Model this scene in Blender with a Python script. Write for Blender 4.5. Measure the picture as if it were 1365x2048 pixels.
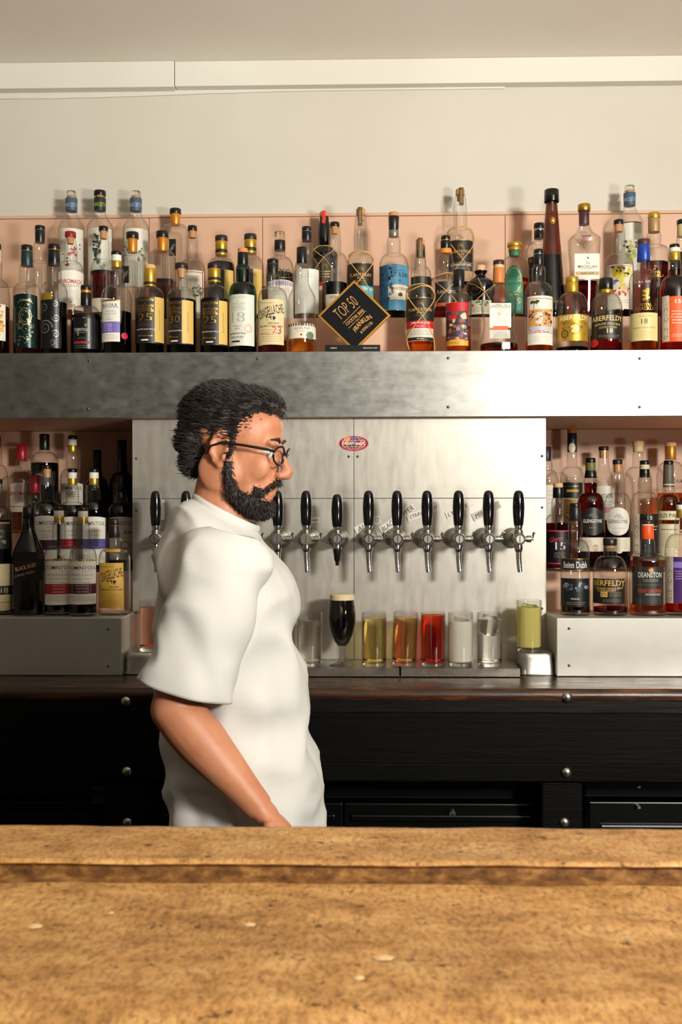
import bpy, bmesh, math, random
from mathutils import Vector, Matrix, noise
random.seed(7)
for _o in list(bpy.data.objects):
    bpy.data.objects.remove(_o)
SC = bpy.context.scene
COL = SC.collection
PI = math.pi

# ------------------------------------------------------------------ camera
F = 1990.0                      # focal length in pixels of the 1365 x 2048 frame
YAW = math.radians(1.3)         # the camera looks a little to the left of the wall's normal
ROLL = math.radians(0.10)
CAM = Vector((0.0, 0.0, 1.39))
cam_data = bpy.data.cameras.new('camera')
cam_data.sensor_fit = 'HORIZONTAL'
cam_data.sensor_width = 24.0
cam_data.lens = F * 24.0 / 1365.0
cam_data.dof.use_dof = True
cam_data.dof.focus_distance = 2.95
cam_data.dof.aperture_fstop = 14.0
cam = bpy.data.objects.new('camera', cam_data)
COL.objects.link(cam)
cam.matrix_world = (Matrix.Translation(CAM) @ Matrix.Rotation(YAW, 4, 'Z')
                    @ Matrix.Rotation(PI / 2, 4, 'X') @ Matrix.Rotation(-ROLL, 4, 'Z'))
SC.camera = cam
_R = cam.matrix_world.to_3x3()

# ------------------------------------------------------------------ light
world = bpy.data.worlds.new('world')
SC.world = world
world.use_nodes = True
_bg = world.node_tree.nodes['Background']
_bg.inputs[0].default_value = (1.0, 0.90, 0.76, 1)
_bg.inputs[1].default_value = 0.04

def area(name, loc, target, sx, sy, watts, col):
    l = bpy.data.lights.new(name, 'AREA')
    l.shape = 'RECTANGLE'; l.size = sx; l.size_y = sy
    l.energy = watts; l.color = col
    o = bpy.data.objects.new(name, l)
    COL.objects.link(o)
    o.location = loc
    o.rotation_euler = (Vector(target) - Vector(loc)).to_track_quat('-Z', 'Y').to_euler()
    return o
area('key_lamp', (2.2, -1.2, 2.30), (-0.1, 3.0, 1.55), 0.50, 0.42, 180, (1.0, 0.965, 0.89))
_up = area('ceiling_fill', (2.1, -0.9, 1.0), (0.2, 1.75, 2.9), 0.4, 0.4, 17, (1.0, 0.95, 0.87)); _up.data.spread = 1.1  # unseen fill light, added to brighten the ceiling
_pl = bpy.data.lights.new('bulb', 'POINT'); _pl.energy = 5; _pl.shadow_soft_size = 0.05; _pl.color = (1.0, 0.72, 0.40)
_po = bpy.data.objects.new('bulb', _pl); COL.objects.link(_po); _po.location = (0.91, -0.30, 2.07)

SC.view_settings.view_transform = 'Standard'
SC.view_settings.look = 'None'
SC.view_settings.exposure = 0.0
SC.view_settings.gamma = 1.0
SC.view_settings.use_curve_mapping = False
SC.cycles.transparent_max_bounces = 32
SC.cycles.max_bounces = 14
SC.cycles.transmission_bounces = 12

# ------------------------------------------------------------------ pixel -> ray
def ray(x, y):
    d = _R @ Vector(((x - 682.5) / F, (1024.0 - y) / F, -1.0))
    return d
def P(x, y, Y):
    d = ray(x, y)
    return CAM + d * (Y / d.y)
def ZX(y, Y, x=682):
    return P(x, y, Y).z

# ------------------------------------------------------------------ materials
MATS = {}
def rgb(h):
    h = h.lstrip('#')
    v = [int(h[i:i + 2], 16) / 255 for i in (0, 2, 4)]
    return tuple(c / 12.92 if c <= 0.04045 else ((c + 0.055) / 1.055) ** 2.4 for c in v) + (1,)
def M(h, rough=0.5, metal=0.0, spec=0.5):
    key = (h, rough, metal, spec)
    if key in MATS: return MATS[key]
    m = bpy.data.materials.new('paint_' + h.lstrip('#'))
    m.use_nodes = True
    b = m.node_tree.nodes['Principled BSDF']
    b.inputs['Base Color'].default_value = rgb(h)
    b.inputs['Roughness'].default_value = rough
    b.inputs['Metallic'].default_value = metal
    b.inputs['Specular IOR Level'].default_value = spec
    MATS[key] = m
    return m
def node_mat(name):
    m = bpy.data.materials.new(name); m.use_nodes = True
    nt = m.node_tree
    return m, nt, nt.nodes['Principled BSDF'], nt.nodes['Material Output']
def N(nt, typ, **kw):
    n = nt.nodes.new(typ)
    for k, v in kw.items():
        if k.startswith('i_'):
            n.inputs[k[2:].replace('_', ' ')].default_value = v
        else:
            setattr(n, k, v)
    return n
def mixrgb(nt, fac, a, b, blend='MIX'):
    n = nt.nodes.new('ShaderNodeMix'); n.data_type = 'RGBA'; n.blend_type = blend
    for idx, v in ((0, fac), (6, a), (7, b)):
        if hasattr(v, 'is_linked'): nt.links.new(v, n.inputs[idx])
        else: n.inputs[idx].default_value = v
    return n.outputs[2]
def ramp(nt, src, stops):
    n = nt.nodes.new('ShaderNodeValToRGB')
    e = n.color_ramp.elements
    while len(e) < len(stops): e.new(0.5)
    for el, (p, c) in zip(e, stops):
        el.position = p; el.color = c if len(c) == 4 else (*c, 1)
    nt.links.new(src, n.inputs[0])
    return n.outputs[0]
def mapped(nt, scale):
    tc = nt.nodes.new('ShaderNodeTexCoord'); mp = nt.nodes.new('ShaderNodeMapping')
    mp.inputs['Scale'].default_value = scale
    nt.links.new(tc.outputs['Object'], mp.inputs[0])
    return mp.outputs[0]
def noise_tex(nt, vec, scale, detail=4, rough=0.55):
    n = nt.nodes.new('ShaderNodeTexNoise')
    n.inputs['Scale'].default_value = scale; n.inputs['Detail'].default_value = detail
    n.inputs['Roughness'].default_value = rough
    nt.links.new(vec, n.inputs['Vector'])
    return n.outputs['Fac']
def bump(nt, bsdf, src, strength, dist=0.002):
    n = nt.nodes.new('ShaderNodeBump')
    n.inputs['Strength'].default_value = strength; n.inputs['Distance'].default_value = dist
    nt.links.new(src, n.inputs['Height'])
    nt.links.new(n.outputs[0], bsdf.inputs['Normal'])
def plaster(name, h, h2, rough=0.75, b=0.15):
    m, nt, bs, out = node_mat(name)
    v = mapped(nt, (1, 1, 1))
    f = noise_tex(nt, v, 2.2, 5)
    c = ramp(nt, f, [(0.35, rgb(h)), (0.7, rgb(h2))])
    nt.links.new(c, bs.inputs['Base Color'])
    bs.inputs['Roughness'].default_value = rough
    bump(nt, bs, noise_tex(nt, v, 60, 3), b, 0.001)
    return m
def steel(name, h, h2, r0, r1, stretch=(1, 1, 1), rust=0.0, metal=1.0, b=0.05, scratch=0.0):
    m, nt, bs, out = node_mat(name)
    v = mapped(nt, stretch)
    v1 = mapped(nt, (1, 1, 1))
    f = noise_tex(nt, v, 9, 6, 0.65)
    cloud = noise_tex(nt, v1, 3.3, 5, 0.6)
    c = ramp(nt, cloud, [(0.3, rgb(h)), (0.72, rgb(h2))])
    if rust:
        spots = noise_tex(nt, v1, 26, 6, 0.7)
        rf = ramp(nt, spots, [(0.66, (0, 0, 0)), (0.74, (rust, rust, rust))])
        c = mixrgb(nt, rf, c, rgb('#4a3524'))
    if scratch:
        for rot, sc in ((0.6, 5), (-0.9, 6), (1.45, 4)):
            tc = nt.nodes.new('ShaderNodeTexCoord'); mp = nt.nodes.new('ShaderNodeMapping')
            mp.inputs['Rotation'].default_value = (0, rot, 0); mp.inputs['Scale'].default_value = (sc, 1, 220)
            nt.links.new(tc.outputs['Object'], mp.inputs[0])
            sf = ramp(nt, noise_tex(nt, mp.outputs[0], 1.6, 2), [(0.69, (0, 0, 0)), (0.72, (scratch,) * 3)])
            c = mixrgb(nt, sf, c, rgb('#e6e5e0'))
    nt.links.new(c, bs.inputs['Base Color'])
    bs.inputs['Metallic'].default_value = metal
    rr = ramp(nt, f, [(0.3, (r0, r0, r0)), (0.75, (r1, r1, r1))])
    nt.links.new(rr, bs.inputs['Roughness'])
    fine = noise_tex(nt, mapped(nt, (4, 1, 160)), 6, 2)
    bump(nt, bs, fine, b, 0.0006)
    return m
def wood(name, cols, stretch, scale, rough=(0.4, 0.6), bstr=0.4, bdist=0.002, spec=0.5, speck=None):
    m, nt, bs, out = node_mat(name)
    v = mapped(nt, stretch)
    v1 = mapped(nt, (1, 1, 1))
    g = noise_tex(nt, v, scale, 8, 0.65)
    big = noise_tex(nt, v1, 3.0, 4)
    c1 = ramp(nt, g, [(0.30, rgb(cols[0])), (0.52, rgb(cols[1])), (0.74, rgb(cols[2]))])
    c2 = ramp(nt, big, [(0.30, (0.62, 0.58, 0.52)), (0.70, (1.12, 1.1, 1.06))])
    c = mixrgb(nt, 1.0, c1, c2, 'MULTIPLY')
    if speck:
        s = noise_tex(nt, mapped(nt, speck[2]), speck[0], 5, 0.7)
        sf = ramp(nt, s, [(speck[1], (0, 0, 0)), (speck[1] + 0.07, (1, 1, 1))])
        c = mixrgb(nt, sf, c, rgb(speck[3]))
    nt.links.new(c, bs.inputs['Base Color'])
    rr = ramp(nt, g, [(0.3, (rough[1],) * 3), (0.7, (rough[0],) * 3)])
    nt.links.new(rr, bs.inputs['Roughness'])
    bs.inputs['Specular IOR Level'].default_value = spec
    bump(nt, bs, g, bstr, bdist)
    return m
def thin_glass(name, tint, edge, gloss=0.02):
    m = bpy.data.materials.new(name); m.use_nodes = True
    nt = m.node_tree; nt.nodes.clear()
    out = nt.nodes.new('ShaderNodeOutputMaterial')
    lw = nt.nodes.new('ShaderNodeLayerWeight'); lw.inputs[0].default_value = 0.5
    pw = nt.nodes.new('ShaderNodeMath'); pw.operation = 'POWER'; pw.inputs[1].default_value = 4.5
    nt.links.new(lw.outputs['Facing'], pw.inputs[0])
    ma = nt.nodes.new('ShaderNodeMath'); ma.operation = 'MULTIPLY_ADD'; ma.inputs[1].default_value = 0.80; ma.inputs[2].default_value = 0.055
    nt.links.new(pw.outputs[0], ma.inputs[0])
    p2 = nt.nodes.new('ShaderNodeMath'); p2.operation = 'POWER'; p2.inputs[1].default_value = 3.0
    nt.links.new(lw.outputs['Facing'], p2.inputs[0])
    col = mixrgb(nt, p2.outputs[0], tint, edge)
    tr = nt.nodes.new('ShaderNodeBsdfTransparent'); nt.links.new(col, tr.inputs[0])
    gl = nt.nodes.new('ShaderNodeBsdfGlossy'); gl.inputs['Roughness'].default_value = gloss
    gl.inputs['Color'].default_value = (1, 1, 1, 1)
    mx = nt.nodes.new('ShaderNodeMixShader')
    nt.links.new(ma.outputs[0], mx.inputs[0]); nt.links.new(tr.outputs[0], mx.inputs[1]); nt.links.new(gl.outputs[0], mx.inputs[2])
    nt.links.new(mx.outputs[0], out.inputs[0])
    return m
def fluid(name, col, ior=1.34, rough=0.0):
    m = bpy.data.materials.new(name); m.use_nodes = True
    nt = m.node_tree; nt.nodes.clear()
    out = nt.nodes.new('ShaderNodeOutputMaterial')
    g = nt.nodes.new('ShaderNodeBsdfGlass')
    g.inputs['Color'].default_value = (*col, 1); g.inputs['IOR'].default_value = ior; g.inputs['Roughness'].default_value = rough
    nt.links.new(g.outputs[0], out.inputs[0])
    return m
def cloudy(name, h, mixf=0.45):
    m = bpy.data.materials.new(name); m.use_nodes = True
    nt = m.node_tree; nt.nodes.clear()
    out = nt.nodes.new('ShaderNodeOutputMaterial')
    d = nt.nodes.new('ShaderNodeBsdfDiffuse'); d.inputs[0].default_value = rgb(h)
    t = nt.nodes.new('ShaderNodeBsdfTranslucent'); t.inputs[0].default_value = rgb(h)
    mx = nt.nodes.new('ShaderNodeMixShader'); mx.inputs[0].default_value = mixf
    nt.links.new(d.outputs[0], mx.inputs[1]); nt.links.new(t.outputs[0], mx.inputs[2])
    nt.links.new(mx.outputs[0], out.inputs[0])
    return m

GLASS = {
    'clear': thin_glass('clear_bottle_glass', (0.955, 0.96, 0.945, 1), (0.24, 0.24, 0.21, 1)),
    'grey': thin_glass('grey_bottle_glass', (0.80, 0.80, 0.76, 1), (0.28, 0.28, 0.25, 1)),
    'green': thin_glass('green_bottle_glass', (0.03, 0.30, 0.07, 1), (0.004, 0.06, 0.015, 1)),
    'dark': thin_glass('dark_bottle_glass', (0.05, 0.03, 0.02, 1), (0.01, 0.008, 0.006, 1)),
    'amber': thin_glass('amber_bottle_glass', (0.42, 0.17, 0.06, 1), (0.10, 0.03, 0.01, 1)),
    'black': M('#0b0b0c', 0.12, 0, 0.6),
    'tumbler': thin_glass('tumbler_glass', (0.97, 0.97, 0.96, 1), (0.62, 0.62, 0.60, 1)),
}
LIQ = {
    'amber': fluid('amber_spirit', (0.80, 0.36, 0.07)),
    'gold': fluid('golden_spirit', (0.90, 0.55, 0.15)),
    'brown': fluid('brown_spirit', (0.22, 0.065, 0.02)),
    'red': fluid('red_brown_spirit', (0.42, 0.05, 0.02)),
    'dark': fluid('dark_spirit', (0.05, 0.018, 0.010)),
    'olive': fluid('olive_spirit', (0.50, 0.36, 0.10)),
}
BLACK = M('#0d0d0e', 0.32); INK = M('#17130f', 0.6); WHITE = M('#e9e3d6', 0.55); CREAM = M('#ddcfae', 0.55)
GOLD = M('#c89a3c', 0.32, 0.9); GOLDFOIL = M('#cfa741', 0.36, 0.75); OLDGOLD = M('#a98a4d', 0.4, 0.7)
SILVER = M('#b9b9b6', 0.3, 0.9); CORK = M('#c98d56', 0.8); WOODCAP = M('#d9ae7a', 0.7); ORANGEFOIL = M('#d88a2c', 0.4, 0.5)
RED = M('#b3121d', 0.45); DKRED = M('#5c0f18', 0.45); PURPLE = M('#6a57a6', 0.5); TEAL = M('#0f2f33', 0.4)
GREY = M('#8f8a80', 0.6); PALEGOLD = M('#e3c071', 0.5); ORANGE = M('#e2571c', 0.5); GLASSCORK = fluid('glass_stopper', (0.93, 0.92, 0.88), 1.45, 0.03)
NAVY = M('#15213a', 0.4); BLUE = M('#123c9a', 0.35); BROWN = M('#4a2a18', 0.5); PINK = M('#cf3560', 0.5)
CHROME = M('#c9c7c2', 0.16, 1.0); DULLCHROME = M('#a9a69e', 0.34, 1.0)

# ------------------------------------------------------------------ mesh builder
class MB:
    def __init__(s):
        s.v = []; s.f = []; s.m = []; s.mats = []
    def mi(s, mat):
        if mat not in s.mats: s.mats.append(mat)
        return s.mats.index(mat)
    def add(s, verts, faces, mat):
        o = len(s.v); i = s.mi(mat)
        s.v.extend([tuple(p) for p in verts])
        for f in faces:
            s.f.append(tuple(o + k for k in f)); s.m.append(i)
    def box(s, x0, x1, y0, y1, z0, z1, mat):
        s.add([(x0, y0, z0), (x1, y0, z0), (x1, y1, z0), (x0, y1, z0), (x0, y0, z1), (x1, y0, z1), (x1, y1, z1), (x0, y1, z1)],
              [(0, 3, 2, 1), (4, 5, 6, 7), (0, 1, 5, 4), (1, 2, 6, 5), (2, 3, 7, 6), (3, 0, 4, 7)], mat)
    def lathe(s, prof, mat, seg=28, c=(0, 0, 0), axis='Z', sq=None, cap0=True, cap1=True):
        vs = []; fs = []
        for j, (r, z) in enumerate(prof):
            n = 2.0 if sq is None else sq[j]
            for i in range(seg):
                a = 2 * PI * (i + 0.5) / seg
                ca, sa = math.cos(a), math.sin(a)
                if n > 2.01:
                    ca2 = math.copysign(abs(ca) ** (2 / n), ca); sa2 = math.copysign(abs(sa) ** (2 / n), sa)
                else: ca2, sa2 = ca, sa
                x, y = r * ca2, r * sa2
                if axis == 'Z': p = (c[0] + x, c[1] + y, c[2] + z)
                elif axis == 'Y': p = (c[0] + x, c[1] + z, c[2] - y)
                else: p = (c[0] + z, c[1] + x, c[2] + y)
                vs.append(p)
        for j in range(len(prof) - 1):
            for i in range(seg):
                k = (i + 1) % seg
                fs.append((j * seg + i, j * seg + k, (j + 1) * seg + k, (j + 1) * seg + i))
        if cap0 and prof[0][0] > 1e-6: fs.append(tuple(range(seg - 1, -1, -1)))
        if cap1 and prof[-1][0] > 1e-6: fs.append(tuple((len(prof) - 1) * seg + i for i in range(seg)))
        s.add(vs, fs, mat)
    def tube(s, pts, rad, mat, seg=8, cap=True, flat=1.0):
        pts = [Vector(p) for p in pts]
        n = len(pts)
        rad = rad if isinstance(rad, (list, tuple)) else [rad] * n
        vs = []; fs = []
        up = None
        for j, p in enumerate(pts):
            d = (pts[min(j + 1, n - 1)] - pts[max(j - 1, 0)]).normalized()
            if up is None:
                up = Vector((0, 0, 1)) if abs(d.z) < 0.9 else Vector((0, 1, 0))
            a = d.cross(up).normalized(); b = a.cross(d).normalized(); up = b
            for i in range(seg):
                t = 2 * PI * i / seg
                vs.append(p + a * (rad[j] * math.cos(t)) + b * (rad[j] * flat * math.sin(t)))
        for j in range(n - 1):
            for i in range(seg):
                k = (i + 1) % seg
                fs.append((j * seg + i, j * seg + k, (j + 1) * seg + k, (j + 1) * seg + i))
        if cap:
            fs.append(tuple(range(seg - 1, -1, -1))); fs.append(tuple((n - 1) * seg + i for i in range(seg)))
        s.add(vs, fs, mat)
    def ell(s, c, r, mat, rot=None, seg=20, rings=12):
        vs = []; fs = []
        c = Vector(c)
        for j in range(rings + 1):
            th = PI * j / rings
            for i in range(seg):
                a = 2 * PI * i / seg
                p = Vector((r[0] * math.sin(th) * math.cos(a), r[1] * math.sin(th) * math.sin(a), -r[2] * math.cos(th)))
                if rot is not None: p = rot @ p
                vs.append(c + p)
        for j in range(rings):
            for i in range(seg):
                k = (i + 1) % seg
                fs.append((j * seg + i, j * seg + k, (j + 1) * seg + k, (j + 1) * seg + i))
        s.add(vs, fs, mat)
    def build(s, name, parent=None, smooth=True, angle=38, loc=None, bevel=0, weld=True):
        me = bpy.data.meshes.new(name)
        me.from_pydata(s.v, [], s.f)
        for m in s.mats: me.materials.append(m)
        me.polygons.foreach_set('material_index', s.m)
        if weld or bevel:
            bm = bmesh.new(); bm.from_mesh(me)
            if weld: bmesh.ops.remove_doubles(bm, verts=bm.verts, dist=1e-6)
            if bevel:
                bmesh.ops.bevel(bm, geom=[e for e in bm.edges if len(e.link_faces) == 2 and e.calc_face_angle(0) > 0.5],
                                offset=bevel, segments=2, affect='EDGES', profile=0.5)
            bmesh.ops.recalc_face_normals(bm, faces=bm.faces)
            bm.to_mesh(me); bm.free()
        me.validate()
        if smooth:
            me.polygons.foreach_set('use_smooth', [True] * len(me.polygons))
            me.set_sharp_from_angle(angle=math.radians(18 if bevel else angle))
        me.update()
        o = bpy.data.objects.new(name, me)
        COL.objects.link(o)
        if parent is not None: o.parent = parent
        if loc is not None: o.location = loc
        return o
def thing(name, label, cat, loc=(0, 0, 0), group=None):
    o = bpy.data.objects.new(name, None)
    o.empty_display_size = 0.05
    COL.objects.link(o); o.location = loc
    o['label'] = label; o['category'] = cat
    if group: o['group'] = group
    return o
def tag(o, label, cat, group=None):
    o['label'] = label; o['category'] = cat
    if group: o['group'] = group
    return o
def struct(o, label=None):
    o['kind'] = 'structure'
    if label: o['label'] = label
    return o

# ------------------------------------------------------------------ lettering
_tc = {}
def text_geo(t, bold=0.0, shear=0.0):
    key = (t, bold, shear)
    if key in _tc: return _tc[key]
    cu = bpy.data.curves.new('lettering', 'FONT')
    cu.body = t; cu.size = 1.0; cu.resolution_u = 2; cu.offset = bold; cu.shear = shear
    o = bpy.data.objects.new('lettering', cu); COL.objects.link(o)
    dg = bpy.context.evaluated_depsgraph_get()
    me = bpy.data.meshes.new_from_object(o.evaluated_get(dg))
    vs = [(v.co.x, v.co.y) for v in me.vertices]; fs = [tuple(p.vertices) for p in me.polygons]
    bpy.data.objects.remove(o); bpy.data.curves.remove(cu); bpy.data.meshes.remove(me)
    xs = [v[0] for v in vs]; ys = [v[1] for v in vs]
    x0, x1, y0, y1 = min(xs), max(xs), min(ys), max(ys)
    vs = [((x - x0) / (x1 - x0) - 0.5, (y - y0) / max(y1 - y0, 1e-6) - 0.5) for x, y in vs]
    _tc[key] = (vs, fs)
    return _tc[key]

# ================================================================== THE SETTING
Y_WALL, Y_SHELF, Y_PANEL, Y_PLINTH, Y_BEAM = 3.38, 2.90, 2.93, 2.77, 2.57
WX = 2.3
CREAMWALL = plaster('cream_wall_paint', '#cbc5b7', '#d1cbbf')
CEIL = plaster('ceiling_paint', '#efe9dd', '#f3eee4')
TRIMP = plaster('trim_paint', '#d9d5c9', '#dfdcd1', 0.5)
PINKP = plaster('pink_board_paint', '#cfa487', '#d5ad92', 0.55, 0.08)
DARKP = plaster('dark_floor', '#1c1a18', '#242120', 0.7)
Z_CEIL = ZX(118, 3.34); Z_TRIM = ZX(169, 3.34)
m = MB(); m.box(-3, 3, Y_WALL, Y_WALL + 0.1, 0, Z_CEIL + 0.1, CREAMWALL)
struct(m.build('wall_back', smooth=False), 'cream painted wall behind the bottle shelf')
m = MB(); m.box(-3, 3, -2.6, Y_WALL + 0.1, Z_CEIL, Z_CEIL + 0.1, CEIL)
struct(m.build('ceiling', smooth=False), 'off-white painted ceiling above the bar')
m = MB(); m.box(-3, 3, -2.6, Y_WALL + 0.1, -0.1, 0, DARKP)
struct(m.build('floor', smooth=False), 'dark bar floor')
m = MB(); m.box(-3.1, -3, -2.6, Y_WALL + 0.1, -0.1, Z_CEIL + 0.1, M('#7d7468', 0.8))
struct(m.build('wall_left', smooth=False), 'grey side wall of the bar room')
# two lengths of trim board along the ceiling, with the joint the photo shows
xj = P(349, 150, 3.34).x
m = MB(); m.box(-3, xj - 0.0012, 3.337, Y_WALL - 0.0005, Z_TRIM - 0.002, Z_CEIL - 0.0005, TRIMP)
struct(m.build('trim_1', bevel=0.002), 'white trim board under the ceiling, shorter length')
m = MB(); m.box(xj + 0.0012, 3, 3.341, Y_WALL - 0.0005, Z_TRIM + 0.001, Z_CEIL - 0.0005, TRIMP)
struct(m.build('trim_2', bevel=0.002), 'white trim board under the ceiling, longer length')
# paint sag under the trim
m = MB()
pts = []
for i in range(61):
    x = P(-40 + i * 17.5, 180, Y_WALL).x
    d = 0.010 * (1 + math.sin(i * 0.09 + 0.6)) * max(0, 1 - i / 58) + 0.002 * noise.noise((i * 0.4, 0, 0))
    pts.append((x, Z_TRIM - 0.004 - max(d, 0.0006)))
vs = []; fs = []
for x, z in pts: vs += [(x, Y_WALL - 0.006, Z_TRIM + 0.02), (x, Y_WALL - 0.006, z), (x, Y_WALL, z - 0.001)]
for i in range(60):
    a = i * 3
    fs += [(a, a + 1, a + 4, a + 3), (a + 1, a + 2, a + 5, a + 4)]
m.add(vs, fs, TRIMP)
struct(m.build('trim_3'), 'uneven caulk bead under the ceiling trim')

# pink backing boards
z_pink = ZX(426, Y_WALL - 0.012)
bb = thing('backing_board', 'salmon pink painted boards lining the wall behind the upper bottles', 'panel', (0, Y_WALL, 1.86))
xs = [-WX, P(300, 450, Y_WALL).x, P(526, 450, Y_WALL).x, P(1010, 450, Y_WALL).x, WX]
for i in range(4):
    q = MB(); q.box(xs[i] + 0.0008, xs[i + 1] - 0.0008, -0.012 - 0.0006 * (i % 2), -0.0005, 0.0, z_pink - 0.012 - 1.86, PINKP)
    q.build('board', bb, bevel=0.0012)
q = MB(); q.box(-WX, WX, -0.0135, -0.0005, z_pink - 0.0105 - 1.86, z_pink - 1.86, PINKP)
q.build('top_strip', bb, bevel=0.002)

# ------------------------------------------------------------------ upper shelf
ALU = steel('scratched_aluminium', '#8f8e8a', '#b0afaa', 0.30, 0.44, (2.5, 1, 4), 0.15, b=0.02, scratch=0.4, metal=1.0)
PANELM = steel('brushed_steel_panel', '#b3ada2', '#c9c4ba', 0.34, 0.50, (5, 1, 1.2), 0.55, b=0.03, scratch=0.2, metal=0.72)
PLINM = steel('dull_plinth_steel', '#b3b0a7', '#c4c1b9', 0.40, 0.55, (2, 1, 4), 0.2, metal=0.7)
z_t1 = ZX(703, Y_SHELF); z_sb = ZX(834, Y_SHELF)
z_t2 = ZX(636, 3.09); z_t3 = z_t2 + (z_t2 - z_t1)
shelf = thing('bottle_shelf', 'long shelf with scratched aluminium front carrying the upper rows of bottles', 'shelf', (0, Y_SHELF, z_sb))
H = z_t1 - z_sb
q = MB(); q.box(-WX, WX, 0.0, 0.004, 0.0, H, ALU); q.build('fascia', shelf, bevel=0.0008)
q = MB(); q.box(-WX, WX, 0.004, Y_WALL - Y_SHELF - 0.014, H - 0.02, H, PINKP); q.build('top_board', shelf)
q = MB(); q.box(-WX, WX, 0.004, Y_WALL - Y_SHELF - 0.0005, 0.0, 0.018, PINKP); q.build('under_board', shelf)
def step(xa, xb, ya, yb, za, zb_, lab):
    q = MB(); q.box(xa, xb, ya, yb, za, zb_, PINKP)
    return tag(q.build('bottle_step', bevel=0.0015), lab, 'step', 'pink painted steps under the bottles')
step(-WX, WX, 3.09, 3.2395, z_t1, z_t2, 'low pink step under the middle row of upper bottles')
step(-WX, WX, 3.24, Y_WALL - 0.014, z_t1, z_t3, 'high pink step under the back row of upper bottles')
SCREW = M('#8c8880', 0.3, 1.0)
def screw_mb(r=0.0045, mat=None, slot=True):
    q = MB(); q.lathe([(0, -0.0022), (r * 0.55, -0.0020), (r * 0.9, -0.0011), (r, 0.0), (r, 0.001)], mat or SCREW, 12, axis='Y')
    if slot:
        q.box(-r * 0.7, r * 0.7, -0.0024, -0.0018, -r * 0.12, r * 0.12, INK); q.box(-r * 0.12, r * 0.12, -0.0024, -0.0018, -r * 0.7, r * 0.7, INK)
    return q
_scr = None
def screw(px, py, Y, parent, r=0.0045):
    global _scr
    p = P(px, py, Y)
    if _scr is None:
        o = screw_mb().build('screw', parent); _scr = o
    else:
        o = bpy.data.objects.new('screw', _scr.data); COL.objects.link(o); o.parent = parent
    o.location = p - parent.location
    s = r / 0.0045; o.scale = (s, 1, s)
for px, py in ((178, 721), (176, 818), (516, 717), (515, 815), (897, 716), (897, 814), (1280, 717), (1280, 814)):
    screw(px, py, Y_SHELF - 0.0004, shelf)

# ------------------------------------------------------------------ steel splashback between the two niches
z_cnt = ZX(1352, Y_PLINTH)
XL = P(265, 1000, Y_PANEL).x; XR = P(1093, 1000, Y_PANEL).x
sp = thing('splashback', 'brushed steel splashback sheets behind the row of beer taps', 'panel', (0, Y_PANEL, z_cnt))
xm = P(708, 950, Y_PANEL).x; zm = ZX(997, Y_PANEL) - z_cnt
top = z_sb - z_cnt - 0.001
for (a, b, c, d, dy) in ((XL, xm - 0.0008, 0, zm - 0.0007, 0), (xm + 0.0008, XR, 0, zm - 0.0007, -0.0006),
                         (XL, xm - 0.0008, zm + 0.0007, top, -0.0004), (xm + 0.0008, XR, zm + 0.0007, top, 0.0002)):
    q = MB(); q.box(a, b, dy, 0.003, c, d, PANELM); q.build('sheet', sp, bevel=0.0006)
q = MB(); q.box(XL, XR, 0.004, Y_WALL - Y_PANEL - 0.002, 0, top, M('#3a3029', 0.7)); q.build('box_frame', sp)
for px, py in ((698, 913), (716, 913), (273, 917), (273, 1020), (1085, 912), (1085, 1015), (1085, 1217), (273, 1225)):
    screw(px, py, Y_PANEL - 0.0006, sp, 0.004)

# ------------------------------------------------------------------ niches: plinths, boards and steps
z_n1 = ZX(1236, Y_PLINTH); STEP = 0.114
for side, xa, xb, lab in ((-1, -WX, P(243, 1290, Y_PLINTH).x, 'dull steel plinth box under the shaded bottle niche, behind the person'),
                          (1, P(1114, 1290, Y_PLINTH).x, WX, 'bright steel plinth box under the sunlit bottle niche beside the citrus drink')):
    pl = thing('plinth', lab, 'plinth', (0, Y_PLINTH, z_cnt))
    q = MB(); q.box(xa, xb, 0, Y_PANEL - Y_PLINTH - 0.002, 0, z_n1 - z_cnt, PLINM); q.build('body', pl, bevel=0.002)
    x2 = (-WX, XL - 0.003) if side < 0 else (XR + 0.003, WX)
    q = MB(); q.box(x2[0], x2[1], Y_PANEL - Y_PLINTH - 0.002, Y_WALL - Y_PLINTH - 0.014, 0, z_n1 - z_cnt, PINKP); q.build('floor_board', pl)
    nm = 'shaded' if side < 0 else 'bright'
    step(x2[0], x2[1], 2.99, 3.1695, z_n1, z_n1 + STEP, 'low pink step in the %s bottle niche' % nm)
    step(x2[0], x2[1], 3.17, Y_WALL - 0.014, z_n1, z_n1 + 2 * STEP, 'high pink step at the back of the %s bottle niche' % nm)
    q = MB(); q.box(x2[0], x2[1], Y_WALL - 0.012, Y_WALL - 0.0005, z_n1, z_sb - 0.001, PINKP)
    tag(q.build('backing_board', smooth=False), 'pink board at the back of the %s bottle niche' % nm, 'panel')
    for px, py in (((217, 1258), (217, 1332)) if side < 0 else ((1139, 1257), (1139, 1331))):
        screw(px, py, Y_PLINTH - 0.0004, pl, 0.004)

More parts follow.
